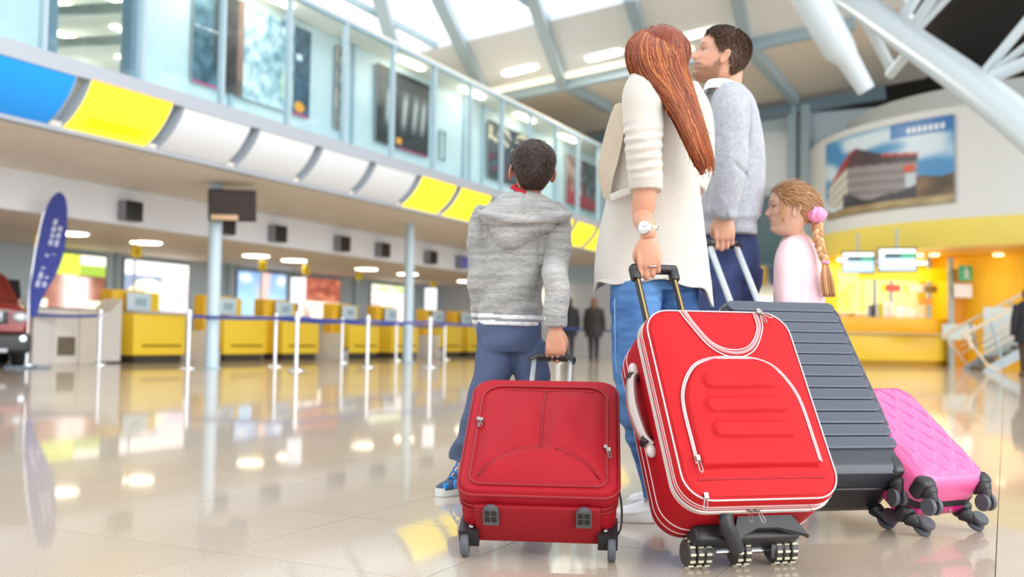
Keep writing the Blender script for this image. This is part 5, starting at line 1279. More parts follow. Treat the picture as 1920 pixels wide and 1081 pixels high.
# sneakers
def sneaker(pn, toe, heel, hgt, matU, matS, name='shoe', lacem=None, extra=None, d0=None, wid=.045):
    """toe / heel on the floor in the turned frame"""
    toe, heel = np.array(toe, float), np.array(heel, float); f = toe-heel; L = np.linalg.norm(f); f /= L; s = np.cross([0, 0, 1], f); B = heel
    def q(u, v, z): return B+f*u*L+s*v+np.array([0, 0, z])
    m = MB(); R = []
    for u, w, h in ((.0, .5, .06), (.03, .75, .085), (.12, .85, .11*hgt), (.28, .85, .115*hgt), (.42, .88, .098*hgt), (.58, .98, .075), (.75, 1.04, .058), (.88, .95, .050), (.96, .70, .042), (1.0, .3, .034)):
        R.append([q(u, w*wid*math.cos(t)*(1 if math.sin(t) < .2 else .8), .016+max(0, h-.016)*(math.sin(t)*.5+.5)) for t in np.linspace(0, 2*math.pi, 20, endpoint=False)])
    m.rings(R); up = remesh([m], .004, 4); o = pn.put(name, up, matU)
    m = MB(); out = []
    for t in np.linspace(0, 2*math.pi, 40, endpoint=False):
        u = .5+.515*math.cos(t); w = wid*(1.06 if u > .55 else .9)*math.copysign(abs(math.sin(t))**.7, math.sin(t)); out.append((u, w))
    m.rings([[q(u, w*k, z) for u, w in out] for k, z in ((.93, .001), (1.0, .006), (1.02, .024), (.97, .032))]); pn.put('sole', m, matS, o)
    if lacem:
        for i in range(5):
            u = .40+.075*i; m = MB(); z = .016+(.106-.011*i*1.25)*hgt-.004*i; m.tube(spline([q(u, -.030, z-.020), q(u+.015, -.012, z+.004), q(u-.0, .012, z+.004), q(u+.015, .030, z-.020)], 10), .0035, 6); pn.put('lace', m, lacem, o)
    return o, q
WSH = M('white leather', 'e9e9ea', .4, var=.02, vscale=20); WSO = M('white rubber sole', 'dfe0e2', .5)
tz = lambda px, py: W(px, py, z=0)
def gz(px, py): return w2g(W(px, py, z=0))
t0 = gz(1154, 976); h0 = t0+np.array([.245, .01, 0])
sh, q = sneaker(P, t0, h0, 1.0, WSH, WSO, 'shoe', M('white laces', 'f2f2f2', .6)); sd = 1
m = MB(); m.tube([q(.50, .043, .052), q(.36, .044, .082)], .004, 6); P.put('zip', m, M('gold zip', 'b9965a', .3, metal=.9), sh); m = MB(); m.box(q(.40, .050, .062), (.008, .006, .03)); P.put('zip_tag', m, M('gold zip', 'b9965a', .3, metal=.9), sh)
t1 = gz(1178, 950); sneaker(P, t1, t1+np.array([.24, .02, 0]), 1.0, WSH, WSO, 'shoe', M('white laces', 'f2f2f2', .6))
# watch and ring
wc = HO+np.array([0, 0, .028]); m = MB()
m.rings([[wc+np.array([k*.030*math.cos(t), k*.0255*math.sin(t), z+.004*math.cos(t)]) for t in np.linspace(0, 2*math.pi, 28, endpoint=False)] for k, z in ((.97, -.0065), (1.04, -.006), (1.04, .006), (.97, .0065))], cap=False); wt = P.put('watch', m, M('steel watch band', 'c9cbd0', .25, metal=.9))
cdir = np.array([-.55, -.83, .0]); m = MB(); cN = Vector(cdir); Rq = cN.to_track_quat('Z', 'Y').to_matrix(); c0 = Vector(wc)+cN*.0275
m.T = Matrix.Translation(c0) @ Rq.to_4x4(); m.lathe([(0, -.004), (.0205, -.004), (.022, .0), (.022, .004), (.0192, .006)], n=32); P.put('watch_case', m, M('steel watch case', 'd2d2d4', .2, metal=.9), wt)
m = MB(); m.T = Matrix.Translation(c0) @ Rq.to_4x4(); m.lathe([(0, .0045), (.0190, .0045), (.0190, .0052), (0, .0052)], n=32); P.put('watch_dial', m, M('silver dial', 'dcdad8', .3), wt)
for an, ln in ((.6, .011), (2.6, .008)):
    m = MB(); m.T = Matrix.Translation(c0) @ Rq.to_4x4() @ Matrix.Rotation(an, 4, 'Z'); m.box((ln/2, 0, .006), (ln, .0012, .0008)); P.put('watch_hand', m, M('dark watch hand', '55504c', .4), wt)
m = MB(); rc = HO+np.array([.013, -.010, -.092]); m.tube([rc+np.array([.0115*math.cos(t), .0115*math.sin(t), 0]) for t in np.linspace(0, 2*math.pi, 20, endpoint=False)], .0028, 6, closed=True); P.put('ring', m, M('silver ring', 'd8d6d2', .2, metal=1))
# hair: a cap and a long mass of strands falling over the back
HC = ['7a3418', '8f4220', 'a4552b', '6a2a14', 'b06834']
cap = hair_cap(ps, lambda a: .30 if abs(a) > 1.2 else .78-.25*abs(a)/1.2, lambda a, z: .062, HC, 0, 4, 500, .10, lambda a, z, p: np.array([p[0]*.5, -.5, -1.]), .001)
path = [(1230, 58, 3.39, 22, .03), (1228, 74, 3.37, 44, .085), (1228, 100, 3.34, 54, .105), (1238, 130, 3.31, 51, .095), (1261, 165, 3.27, 38, .066), (1280, 200, 3.25, 29, .05), (1297, 240, 3.245, 25, .042), (1310, 275, 3.25, 22, .034), (1319, 300, 3.26, 19, .026), (1327, 324, 3.28, 13, .016)]
SP = spline(path, 60)
def hring(i):
    a, b = SP[max(i-1, 0)], SP[min(i+1, 59)]; t = np.array([b[0]-a[0], b[1]-a[1]]); t /= np.linalg.norm(t); return SP[i], np.array([t[1], -t[0]])
def hpt(i, ang, k=1.0):
    s, nn = hring(i); px, py = s[0]+nn[0]*s[3]*k*math.cos(ang), s[1]+nn[1]*s[3]*k*math.cos(ang)
    return G(px, py, s[2]-s[4]*k*math.sin(ang))
mass = MB(); mass.col = lin('7a3418'); mass.rings([[hpt(i, 2*math.pi*j/40, .95*(1 if i < 36 else max(.15, 1-((i-36)/22)**2))) for j in range(40)] for i in range(58)])
r = random.Random(11)
for k in range(1300):
    an = r.uniform(-.5, math.pi+.5); i0 = int(30*r.random()**1.7); i1 = min(59, i0+r.randint(18, 42)); kk = r.uniform(.96, 1.03); dr = r.gauss(0, .12); ww = r.uniform(.001, .0022)
    pts = []
    for i in range(i0, i1+1, 2):
        u = (i-i0)/(i1-i0); pts.append(hpt(i, an+dr*u*u+.03*math.sin(i*.4+k), kk+(.02 if .2 < u < .8 else 0)))
    if r.random() < .10: pts[-1] = pts[-1]+np.array([r.gauss(0, .006), r.gauss(0, .006), -r.uniform(0, .02)])
    L_, R_ = [], []
    c = np.array(lin(HC[r.randrange(5)]))*r.uniform(.85, 1.2)
    for i, p in enumerate(pts):
        tt = pts[min(i+1, len(pts)-1)]-pts[max(i-1, 0)]; sd = np.cross(tt, [0, -1, .2]); sd /= np.linalg.norm(sd)+1e-9; w_ = ww*(1 if i < len(pts)-2 else .4); L_.append(p-sd*w_); R_.append(p+sd*w_)
    mass.col = tuple(c); mass.rings([[a_, b_] for a_, b_ in zip(L_, R_)], closed=False)
P.put('hair', joinme([(cap, None), (mass, None)]), HAIR)

# ================================================================== the man
gm = gripG(KB, (-.028, Tk/2-.09, Lk+.445)); D = 4.14
P = MAN = Person('man in a grey sweater and navy trousers looking up to the left', G(1365, 910, 4.18))
skinm = 'd29c82'; hpos = G(1354, 108, 4.06); ps = pose(hpos, 84, 17, 0, .226)
hd = make_head(ps, skinm, 'c47a70', '4a3022', 0, 1.05, .97, '7a5238')
HO = gm+np.array([.0, -.022, .118])
hm = hand(HO, (.02, 0, -1), (-.15, -1, 0), -1, 1.02, (22, 95, 160))
am = MB(); S = spline([(*(HO+np.array([0, .0, .12])), .036), (*(HO+np.array([0, .0, .08])), .034), (*(HO+np.array([0, .0, .03])), .029), (*HO, .027)], 20); am.tube([s[:3] for s in S], [s[3] for s in S], 18)
rh = hand(G(1322, 385, 4.25), (-.3, .2, -1), (.9, .3, 0), 1, 1.0, (15, 40, 60)); limb(am, [(1322, 330, 4.24, .036), (1322, 360, 4.245, .032), (G(1322, 385, 4.25), .026)], 12)
arm = remesh([hm, am, rh], .0030, 4)
tor = MB(); tor.rings(ringrows([(180, 1335, 1400, D, .06), (230, 1325, 1415, D, .10), (330, 1325, 1418, D, .10), (400, 1322, 1410, D+.03, .09), (430, 1325, 1408, D+.06, .08), (480, 1330, 1412, D+.09, .07)], 24, 24))
limb(tor, [(1362, 195, 4.10, .062), (1362, 165, 4.09, .060), (1366, 130, 4.08, .058), (1368, 105, 4.07, .05)])
limb(tor, [(1352, 490, 4.22, .07), (1345, 650, 4.19, .06), (1350, 890, 4.18, .045)]); limb(tor, [(1388, 490, 4.25, .07), (1385, 650, 4.26, .06), (1385, 880, 4.28, .045)])
P.put('body', joinme([(hd, None), (arm, skinm), (core([tor], .009), skinm)]), SKIN); eyes(P, ps, .226, '4a4038')
sw = MB(); sw.rings(ringrows([(158, 1335, 1388, D, .06), (168, 1325, 1398, D, .085), (185, 1318, 1410, D, .115), (215, 1314, 1422, D, .125), (260, 1313, 1430, D, .13), (310, 1311, 1434, D, .13), (360, 1309, 1432, D, .128), (395, 1311, 1427, D, .126), (412, 1316, 1420, D, .12), (425, 1318, 1418, D, .118), (440, 1318, 1418, D, .116)], 40, 60))
aw = MB(); limb(aw, [(1368, 165, 4.03, .05), (1370, 185, 4.01, .075), (1370, 220, 3.98, .079), (1369, 270, 3.965, .075), (1367, 310, 3.96, .071), (1362, 350, 3.965, .065), (1354, 395, 3.99, .057), (HO+np.array([0, .0, .075]), .050), (HO+np.array([0, .0, .05]), .044), (HO+np.array([0, .0, .012]), .042)], 60, 30)
aw2 = MB(); limb(aw2, [(1322, 195, 4.2, .06), (1318, 280, 4.24, .06), (1321, 340, 4.245, .05), (1322, 378, 4.25, .04)], 30, 20)
sm_ = remesh([sw, aw, aw2], .006, 5)
def wsw(p, q):
    x, y = prow(p); v = .004*nz(p[0]*9, p[1]*9, p[2]*7)+.002*nz(p[0]*24, p[1]*24, p[2]*24)
    v -= .014*math.exp(-((x-(1404-(y-200)*.03))/5)**2)*sstep(185, 215, y)*(1-sstep(250, 290, y))*(q[1] < 0)
    v -= .010*math.exp(-((y-(312+(x-1385)*.9))/5)**2)*sstep(1372, 1384, x)*(1-sstep(1398, 1406, x))
    v += .006*math.sin(y/10+x/14)*sstep(380, 400, y)*(1-sstep(415, 425, y))*.7
    v += .008*math.exp(-((y-404)/7)**2)*(x > 1365)
    return v
displace(sm_, wsw)
a = arr(sm_); g0, g1 = np.array(lin('b0b3bb')), np.array(lin('989ba6')); cc = []
for p in a:
    x, y = prow(p); k = .35+.5*nz(p[0]*60, p[1]*60, p[2]*60); c = g0*(1-k)+g1*k
    if (y > 412 and x > 1366) or (y > 428): c = c*.94*(1+.05*math.sin(x*1.6))
    cc.append(c)
setcol(sm_, np.array(cc)); P.put('sweater', sm_, M('grey knit', 'ffffff', .85, attr='Col', var=.16, vscale=160, bump=.35, bscale=320, sheen=.4))
cl = MB(); cp = [ (1319, 168, 4.06), (1326, 152, 4.04), (1345, 148, 4.00), (1368, 150, 4.00), (1384, 158, 4.03), (1386, 160, 4.10), (1368, 153, 4.16), (1340, 153, 4.15)]
ring0 = [G(*p) for p in cp]; ring0 = spline(ring0+[ring0[0]], 41)[:-1]
cc_ = np.mean(ring0, 0); cl.rings([[c_+np.array([0, 0, -.035])+(c_-cc_)*.12 for c_ in ring0], [c_+(c_-cc_)*.02 for c_ in ring0], [c_+np.array([0, 0, .004])-(c_-cc_)*.05 for c_ in ring0], [c_+np.array([0, 0, -.02])-(c_-cc_)*.12 for c_ in ring0]], cap=False)
P.put('shirt_collar', cl, M('white shirt cloth', 'eef0f4', .6))
tr = MB(); tr.rings(ringrows([(430, 1320, 1416, 4.2, .11), (455, 1318, 1421, 4.22, .115), (480, 1318, 1424, 4.23, .115), (505, 1320, 1422, 4.23, .11), (530, 1322, 1412, 4.23, .10)], 30, 24))
limb(tr, [(1352, 500, 4.20, .10), (1346, 580, 4.19, .088), (1342, 700, 4.18, .075), (1348, 880, 4.18, .062), (1349, 895, 4.18, .06)], 40, 24); limb(tr, [(1388, 500, 4.25, .098), (1380, 580, 4.26, .086), (1382, 700, 4.27, .072), (1388, 870, 4.28, .06)], 40, 24)
jm = remesh([tr], .007, 5); displace(jm, lambda p, q: .004*nz(p[0]*11, p[1]*11, p[2]*9)+.004*math.sin(prow(p)[1]/9+prow(p)[0]/12)*sstep(505, 530, prow(p)[1])*(1-sstep(545, 580, prow(p)[1])))
P.put('trousers', jm, M('navy cotton', '3a4878', .75, var=.08, vscale=120, bump=.1, bscale=300))
BSH = M('brown leather shoe', '4a352a', .4); BSO = M('dark sole', '2a2422', .6)
b = P.b; sneaker(P, b+np.array([-.16, .16, 0]), b+np.array([-.02, -.06, 0]), .8, BSH, BSO); sneaker(P, b+np.array([.0, .34, 0]), b+np.array([.09, .12, 0]), .8, BSH, BSO)
HM = ['4f3728', '614534', '3e2a20', '70503c']
def lineM(a): a = abs(a); return np.interp(a, [0, .5, .95, 1.2, 1.38, 1.55, 1.8, 2.2, 3.2], [.80, .80, .74, .60, .50, .52, .40, .24, .20])
def growM(a, z, p): return np.array([p[0]*.6, 1.0 if (z > .86 and p[1] > -.1) else -.3, -.2 if z > .9 else -1.])
P.put('hair', joinme([(hair_cap(ps, lineM, lambda a, z: .010+.052*sstep(.66, .95, z)+(.02*math.exp(-(a/.7)**2) if z > .8 else 0), HM, 0, 5, 9000, .09, growM, .024, .006), None)]), HAIR)

# ================================================================== the girl
D = 4.08
P = GIRL = Person('girl in a pale pink sweater with a long braid', G(1492, 915, 4.08))
sking = 'dcb198'; hpos = G(1484, 392, 4.05); ps = pose(hpos, 84, 2, 2, .203)
hd = make_head(ps, sking, 'c87878', '9a7050', 1., .72, .86)
tor = MB(); tor.rings(ringrows([(440, 1470, 1515, D, .035), (460, 1463, 1525, D, .06), (520, 1458, 1530, D, .075), (600, 1458, 1532, D, .08), (660, 1455, 1535, D, .085)], 24, 20))
limb(tor, [(1493, 470, 4.08, .038), (1492, 440, 4.07, .033), (1492, 412, 4.06, .034)])
for px, dz in ((1478, -.04), (1510, .05)): limb(tor, [(px, 650, D+dz, .06), (px-2, 760, D+dz, .045), (px, 895, D+dz, .033)])
gg = gripG(PB, (0, Tp/2-.035, Lp+.40))
HO = gg+np.array([0, -.018, .095])
hm = hand(HO, (.1, .1, -1), (-.1, -1, 0), -1, .74); am = MB(); S = spline([(*G(1478, 520, 4.0), .03), (*G(1480, 580, 3.97), .026), (*(HO+np.array([0, 0, .03])), .021), (*HO, .019)], 20); am.tube([s[:3] for s in S], [s[3] for s in S], 14)
P.put('body', joinme([(hd, None), (remesh([hm, am], .003, 3), sking), (core([tor], .008), sking)]), SKIN); eyes(P, ps, .203, '6a7a8a')
sw = MB(); sw.rings(ringrows([(440, 1476, 1508, D, .035), (446, 1468, 1513, D, .05), (459, 1462, 1522, D, .075), (480, 1458, 1532, D, .092), (515, 1455, 1538, D, .10), (560, 1452, 1542, D, .105), (620, 1450, 1543, D, .11), (650, 1452, 1542, D, .108)], 36, 40))
aw = MB(); limb(aw, [(1488, 455, 4.04, .026), (1480, 470, 4.0, .046), (1475, 498, 3.975, .051), (1473, 535, 3.97, .048), (1477, 580, 3.96, .042), (1480, 620, 3.95, .034)], 40, 22)
aw2 = MB(); limb(aw2, [(1515, 460, 4.15, .045), (1520, 530, 4.2, .045), (1510, 610, 4.2, .035)], 30, 18)
sm_ = remesh([sw, aw, aw2], .006, 5); displace(sm_, lambda p, q: .004*nz(p[0]*12, p[1]*12, p[2]*7)+.004*math.sin(prow(p)[0]/6.5+prow(p)[1]/60)*sstep(465, 520, prow(p)[1]))
P.put('sweater', sm_, M('pale pink knit', 'ecc9d1', .8, var=.04, vscale=90, bump=.2, bscale=300, sheen=.4))
tr = MB(); tr.rings(ringrows([(640, 1456, 1538, D, .09), (670, 1455, 1538, D, .095), (690, 1458, 1535, D, .085)], 24, 12))
limb(tr, [(1478, 670, D-.03, .065), (1476, 760, D-.04, .052), (1478, 895, D-.03, .042)], 30, 20); limb(tr, [(1512, 670, D+.04, .065), (1512, 760, D+.05, .052), (1512, 890, D+.06, .042)], 30, 20)
P.put('leggings', remesh([tr], .007, 4), M('grey leggings', '6f7480', .8)); b = P.b
sneaker(P, b+np.array([-.16, .0, 0]), b+np.array([.02, -.05, 0]), .8, WSH, WSO, wid=.036); sneaker(P, b+np.array([-.10, .12, 0]), b+np.array([.08, .08, 0]), .8, WSH, WSO, wid=.036)
HG = ['b5825a', 'c8986a', '9f7048', 'd6ae82', 'a87a50']
def lineG(a): a = abs(a); return np.interp(a, [0, .5, .85, 1.1, 1.35, 1.6, 1.9, 2.4, 3.2], [.80, .78, .70, .58, .56, .48, .36, .24, .22])
tieL = np.array([0, -.52, .42])
def growG(a, z, p): g = tieL-p; return g/np.linalg.norm(g)*1.5
cap = hair_cap(ps, lineG, lambda a, z: .045, HG, 1., 6, 5200, .30, growG, .010, .008)
hb = MB(); hb.col = lin('a8744a'); rg = random.Random(5)
# forelock in front of the ear
for k in range(26):
    x0 = -.27-rg.uniform(0, .05); pts = [ps([(sx_, y, z)])[0] for sx_, y, z in ((x0*.75, .33, .80), (x0-.02, .22+rg.gauss(0, .02), .62), (x0-.05, .20+rg.gauss(0, .03), .42), (x0-.045, .17+rg.gauss(0, .03), .25-rg.uniform(0, .1)))]
    hb.col = tuple(np.array(lin(HG[rg.randrange(5)]))*rg.uniform(.9, 1.4)); hb.tube(spline(pts, 12), [.0012]*11+[.0004], 4)
# braid: three strands plaited, then a loose tail
bp_ = [(1531, 408, 4.02), (1533, 430, 4.0), (1536, 455, 3.985), (1543, 480, 3.975), (1548, 492, 3.97)]
BS = spline([G(*p) for p in bp_], 70)
for s in range(3):
    pts = []; 
    for i, p in enumerate(BS):
        ph = i/69*math.pi*2*3.2+s*2*math.pi/3; w_ = .0125*(1-.30*i/69); pts.append(p+np.array([w_*math.sin(ph), -w_*.62*math.sin(2*ph), 0]))
    hb.col = lin(HG[(0, 1, 3)[s]]); hb.tube(pts, [.0125*(1-.30*i/69) for i in range(70)], 10)
TS_ = spline([G(*p) for p in ((1548, 490, 3.97), (1549, 510, 3.965), (1552, 535, 3.965), (1556, 562, 3.97))], 30)
for k in range(160):
    an = rg.uniform(0, 6.28); rr_ = rg.uniform(.2, 1); pts = []
    for i in range(0, 30, 3): u = i/29; w_ = .006+.021*math.sin(min(1, u*1.15)*math.pi*.62); pts.append(TS_[i]+np.array([math.cos(an)*w_*rr_, math.sin(an)*w_*rr_*.7, 0]))
    hb.col = tuple(np.array(lin(HG[rg.randrange(5)]))*rg.uniform(.9, 1.5)); hb.tube(pts, [.0016]*9+[.0006], 4)
ho = P.put('hair', joinme([(cap, None), (hb, None)]), HAIR)
sc_ = MB(); c0 = G(1530, 402, 3.99); V = []
for i in range(17):
    th_ = math.pi*i/16; ring = []
    for j in range(40):
        q = 2*math.pi*j/40; rr_ = 1+.16*math.sin(9*q+2*th_)*math.sin(th_); ring.append(c0+np.array([.036*rr_*math.sin(th_)*math.cos(q)+.003, .032*rr_*math.sin(th_)*math.sin(q), .031*math.cos(th_)*(1+.1*math.sin(5*q))]))
    V.append(ring)
sc_.rings(V[1:-1]); P.put('scrunchie', sc_, M('pink scrunchie cloth', 'f79ac4', .6), ho)
m = MB(); m.tube([BS[-1]+np.array([.011*math.cos(t), .011*math.sin(t), 0]) for t in np.linspace(0, 6.283, 16, endpoint=False)], .006, 8, closed=True); P.put('hair_tie', m, M('pink scrunchie cloth', 'f79ac4', .6), ho)

# ================================================================== the boy
gb = gripG(SB, (.01, Ts/2-.03, Ls+.335)); D = 3.75
P = BOY = Person('boy in a grey marl hoodie and blue trousers seen from behind', G(955, 935, 3.78))
skinb = 'ce9478'; hpos = G(998, 318, 3.72); ps = pose(hpos, 8, 10, 3, .200)
hd = make_head(ps, skinb, 'b87068', '3a2a22', 1., .75, .86)
HO = gb+np.array([0, -.020, .112])*.86
lh = hand(G(912, 632, 3.89), (.3, .25, -1), (-1, .1, 0), 1, .82, (20, 55, 85)); hm = hand(HO, (0, .0, -1), (.10, -1, .0), 1, .86, (35, 110, 170)); am = MB(); S = spline([(*(HO+np.array([0, .012, .10])), .022), (*(HO+np.array([0, 0.002, .04])), .021), (*HO, .020)], 16); am.tube([s[:3] for s in S], [s[3] for s in S], 16)
tor = MB(); tor.rings(ringrows([(375, 960, 1010, D, .05), (400, 925, 1040, D, .07), (500, 915, 1010, D, .085), (600, 912, 1008, D, .085), (650, 910, 1010, D, .085)], 24, 20))
limb(tor, [(985, 400, 3.75, .05), (990, 370, 3.745, .046), (996, 335, 3.73, .045)]); limb(tor, [(935, 640, D, .05), (910, 740, D, .038), (880, 830, D+.03, .032), (872, 895, 3.81, .028)]); limb(tor, [(988, 650, D, .05), (1000, 720, D, .038), (1005, 800, D+.03, .03), (1009, 890, D+.06, .028)])
P.put('body', joinme([(hd, None), (remesh([hm, am, lh], .0028, 3), skinb), (core([tor], .008), skinb)]), SKIN); eyes(P, ps, .200, '4a3a30')
hw_ = MB(); hw_.rings(ringrows([(366, 950, 1020, D, .05), (378, 925, 1040, D, .075), (392, 906, 1052, D, .095), (420, 900, 1048, D, .105), (470, 902, 1030, D, .11), (530, 901, 1020, D, .112), (575, 898, 1018, D, .112), (590, 896, 1017, D, .108), (611, 896, 1017, D, .107)], 40, 60))
ra = MB(); limb(ra, [(1038, 390, 3.74, .04), (1044, 408, 3.72, .052), (1045, 440, 3.70, .051), (1043, 500, 3.65, .049), (HO+np.array([.002, .03, .17]), .047), (HO+np.array([.0, .012, .10]), .044), (HO+np.array([0, .002, .045]), .040), (HO+np.array([0, 0, .008]), .037)], 60, 26)
la = MB(); limb(la, [(914, 392, 3.75, .038), (905, 412, 3.745, .046), (900, 450, 3.74, .046), (898, 510, 3.735, .042), (900, 560, 3.76, .040), (903, 600, 3.83, .036), (910, 625, 3.88, .033)], 50, 22)
hoodm = remesh([hw_, ra, la], .005, 4)
def wh(p, q):
    x, y = prow(p); v = .0045*nz(p[0]*11, p[1]*11, p[2]*9)+.002*nz(p[0]*25, p[1]*25, p[2]*30)
    v += .004*math.sin(y/12+(x-960)/18+2*nz(p[0]*5, 0, p[2]*5))*sstep(420, 470, y)*(1-sstep(565, 585, y)); v -= .005*math.exp(-((x-1014)/4)**2)*sstep(430, 470, y)*(q[1] < 0)
    return v
displace(hoodm, wh)
MARL = M('grey marl jersey', 'ffffff', .85, attr='Col', var=.28, vscale=22, stretch=(2.2, 2.2, 16), bump=.3, bscale=30, sheen=.3)
def marlcol(me, stripes):
    a = arr(me); out = []
    g0, g1 = np.array(lin('b2b1ad')), np.array(lin('7e7f80')); wv = np.array(lin('eceef0')); gd = np.array(lin('8a8c92'))
    for p in a:
        x, y = prow(p); k = min(1, max(0, .4+.55*nz(p[0]*9, p[1]*9, p[2]*70)+.2*nz(p[0]*3, 0, p[2]*9))); c = g0*(1-k)+g1*k
        if stripes:
            yy = None
            if y > 583 and x < 1022 and x > 880: yy = (y-583-(x-895)*.05)/28
            if y > 626 and x > 1018: yy = (y-626)/23
            if yy is not None and yy > 0: c = wv if (.12 < yy < .38 or .58 < yy < .85) else gd
        out.append(c)
    setcol(me, np.array(out))
marlcol(hoodm, True); hoo = P.put('hoodie', hoodm, MARL)
hd_ = MB(); hd_.rings(ringrows([(360, 958, 1008, 3.735, .045), (366, 940, 1022, 3.72, .06), (376, 926, 1036, 3.70, .07), (388, 912, 1050, 3.685, .075), (398, 899, 1066, 3.675, .075), (408, 897, 1068, 3.665, .07), (420, 906, 1050, 3.655, .066), (436, 918, 1022, 3.65, .06), (452, 930, 994, 3.648, .05), (464, 944, 975, 3.65, .035), (469, 952, 966, 3.655, .02)], 40, 50, 2.0))
rim = MB(); limb(rim, [(893, 396, 3.68, .010), (915, 404, 3.625, .014), (950, 411, 3.595, .016), (990, 414, 3.59, .016), (1030, 411, 3.605, .016), (1060, 404, 3.64, .013), (1074, 402, 3.67, .006)], 40, 14)
hr = remesh([hd_, rim], .0045, 4)
def wr_(p, q):
    x, y = prow(p); v = .004*nz(p[0]*14, p[1]*14, p[2]*14)
    v += .006*math.sin((y-x*.35)/9)*sstep(420, 432, y)*(1-sstep(460, 470, y))*.6; v -= .010*math.exp(-((y-(424+(x-985)*-.02))/4)**2)*(905 < x < 1050)
    v -= .006*math.exp(-((x-983)/3)**2)*(y < 405)
    return v
displace(hr, wr_); marlcol(hr, False); P.put('hood', hr, MARL, hoo)
cr_ = MB(); ring0 = [G(*p) for p in ((962, 352, 3.70), (975, 358, 3.685), (1000, 368, 3.68), (1010, 372, 3.69), (1012, 365, 3.76), (985, 352, 3.80), (966, 349, 3.76))]; ring0 = spline(ring0+[ring0[0]], 33)[:-1]
cr_.tube(ring0, .007, 8, closed=True, flat=1.6); P.put('tee_collar', cr_, M('red tee shirt', 'c01528', .7))
tr = MB(); tr.rings(ringrows([(598, 897, 1015, D, .098), (620, 894, 1017, D, .10), (645, 893, 1018, D, .10), (660, 895, 1014, D, .09)], 30, 20))
limb(tr, [(932, 640, D, .078), (925, 690, D-.01, .070), (910, 740, D-.01, .062), (893, 790, D+.01, .057), (880, 830, D+.03, .054), (870, 855, D+.05, .052), (866, 868, D+.05, .05)], 50, 24)
limb(tr, [(988, 645, D, .074), (998, 700, D, .066), (1004, 780, D+.02, .058), (1008, 870, D+.06, .052)], 40, 24)
jm = remesh([tr], .0055, 4)
def wp(p, q):
    x, y = prow(p); v = .004*nz(p[0]*13, p[1]*13, p[2]*9); v += .006*math.sin((y+x*.5)/8+2*nz(p[0]*6, p[1]*6, p[2]*6))*(.45+sstep(800, 830, y)*1.2)*.7; return v
displace(jm, wp); P.put('trousers', jm, M('slate blue cotton', '4a5878', .75, var=.08, vscale=100, bump=.1, bscale=300))
NAVY = M('navy trainer mesh', '2d4a6a', .6, var=.1, vscale=60); TS2 = M('pale trainer sole', 'd9dcd8', .5)
t0 = gz(822, 931); h0 = gz(884, 918)+np.array([.035, .03, 0]); so_, q = sneaker(P, t0, h0, 1.15, NAVY, TS2, 'shoe', M('blue laces', '1f7fd0', .5), wid=.042)
SKY = M('sky blue trainer panel', '2f9be8', .45)
for (u0, u1, zz, v) in ((.60, .88, .045, 1), (.28, .42, .045, 1), (.86, .99, .035, 1)):
    m = MB(); m.box(q((u0+u1)/2, .040*v if u0 < .8 else .02, zz), (.05 if u0 < .8 else .025, .012, .03), Matrix.Rotation(math.atan2((t0-h0)[1], (t0-h0)[0]), 3, 'Z'), .005); P.put('side_panel', m, SKY, so_)
m = MB(); m.box(q(.45, .043, .03), (.07, .008, .016), Matrix.Rotation(math.atan2((t0-h0)[1], (t0-h0)[0]), 3, 'Z'), .003); P.put('sole_insert', m, SKY, so_)
b = P.b; sneaker(P, G(1010, 905, 3.80)*np.array([1, 1, 0])+np.array([0, .16, 0]), G(1010, 905, 3.80)*np.array([1, 1, 0])+np.array([0, -.04, 0]), 1.1, NAVY, TS2, wid=.042)
HBc = ['3a2a24', '46342c', '2e201c', '54403a']
def lineB(a): a = abs(a); return np.interp(a, [0, .7, 1.0, 1.3, 1.5, 1.62, 1.9, 2.4, 3.2], [.78, .76, .66, .55, .50, .46, .34, .17, .14])
def growB(a, z, p): # a whorl at the crown
    c = np.array([.05, -.18, 1.0]); d = p-c; return np.array([d[0]-d[1]*.5, d[1]+d[0]*.5, -.8])
P.put('hair', joinme([(hair_cap(ps, lineB, lambda a, z: .018+.032*sstep(.55, .9, z), HBc, 1., 8, 9000, .085, growB, .022, .010), None)]), HAIR)

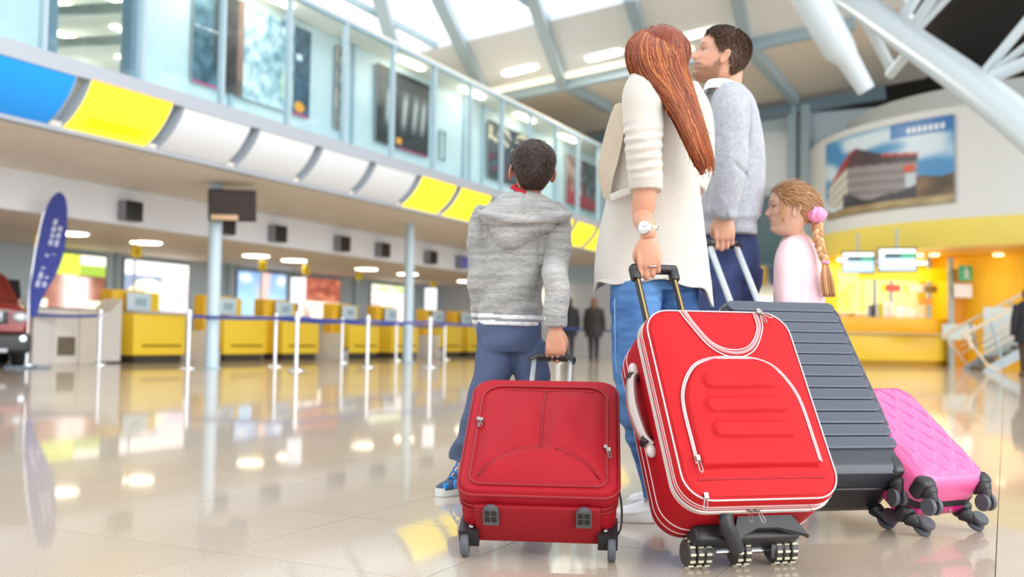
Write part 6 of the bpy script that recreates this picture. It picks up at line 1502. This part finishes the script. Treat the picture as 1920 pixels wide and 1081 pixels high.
# ================================================================== small people far behind
def far_person(px, py, lab, coat, hairc, legs, turn=0, h=1.66):
    b = W(px, py, z=0); t = thing('person', lab, 'person', (b[0], b[1], 0), YAW+turn); k = h/1.68
    m = MB(); R = []
    body = MB()
    for s in (-1, 1): body.tube([(s*.075*k, 0, .03), (s*.08*k, 0, .45*k), (s*.09*k, 0, .85*k)], [.04, .055, .08], 12); body.ell((s*.075*k, -.05, .03), (.04, .11, .03), 8)
    for s in (-1, 1): body.tube([(s*.19*k, 0, 1.36*k), (s*.24*k, .0, 1.1*k), (s*.24*k, -.05, .82*k)], [.05, .045, .035], 10)
    body.tube([(0, 0, .8*k), (0, 0, 1.1*k), (0, 0, 1.38*k), (0, 0, 1.5*k)], [.13, .13, .14, .05], 16, flat=.7); body.ell((0, 0, 1.57*k), (.075, .09, .11), 10)
    me = remesh([body], .012, 3); o = link('body', me, t); me.materials.clear(); me.materials.append(M('far skin', 'c99a84', .5))
    c = MB(); c.rings([[(x*math.cos(q), y*math.sin(q), z*k) for q in np.linspace(0, 6.283, 24, endpoint=False)] for z, x, y in ((.66, .25, .18), (.8, .235, .17), (1.05, .19, .14), (1.3, .215, .14), (1.42, .17, .12), (1.48, .07, .07))])
    for s in (-1, 1): c.tube([(s*.19*k, 0, 1.40*k), (s*.25*k, 0, 1.1*k), (s*.25*k, -.05, .80*k)], [.065, .062, .055], 12)
    cm_ = remesh([c], .012, 3); link('coat', cm_, t); cm_.materials.clear(); cm_.materials.append(M('far coat '+coat, coat, .8))
    for s in (-1, 1): l = MB(); l.tube([(s*.075*k, 0, .08), (s*.08*k, 0, .45*k), (s*.09*k, 0, .80*k)], [.05, .066, .09], 12); l.obj('trouser_leg', M('far legs '+legs, legs, .8), t)
    for s in (-1, 1): l = MB(); l.ell((s*.075*k, -.05, .04), (.05, .13, .04), 8); l.obj('boot', M('far boot', '26231f', .6), t)
    hh = MB(); hh.ell((0, .02, 1.60*k), (.095, .10, .115), 12); hh.tube([(0, .05, 1.60*k), (0, .085, 1.45*k), (0, .10, 1.34*k)], [.09, .08, .03], 12); hm_ = remesh([hh], .012, 3); hm_.materials.append(M('far hair '+hairc, hairc, .6)); link('hair', hm_, t)
    return t
far_person(1113, 679, 'distant person in a short black coat between boy and woman', '2a2828', '6a4630', '24242a', math.pi*.9, 1.70)
far_person(1066, 676, 'distant person in dark clothes half hidden by the boy\'s arm', '23242a', '2a221e', '2c2a2c', math.pi, 1.75)
far_person(1926, 706, 'distant person in black at the right edge before the stairs', '26242a', '6a2420', '4a3426', math.pi, 1.72)
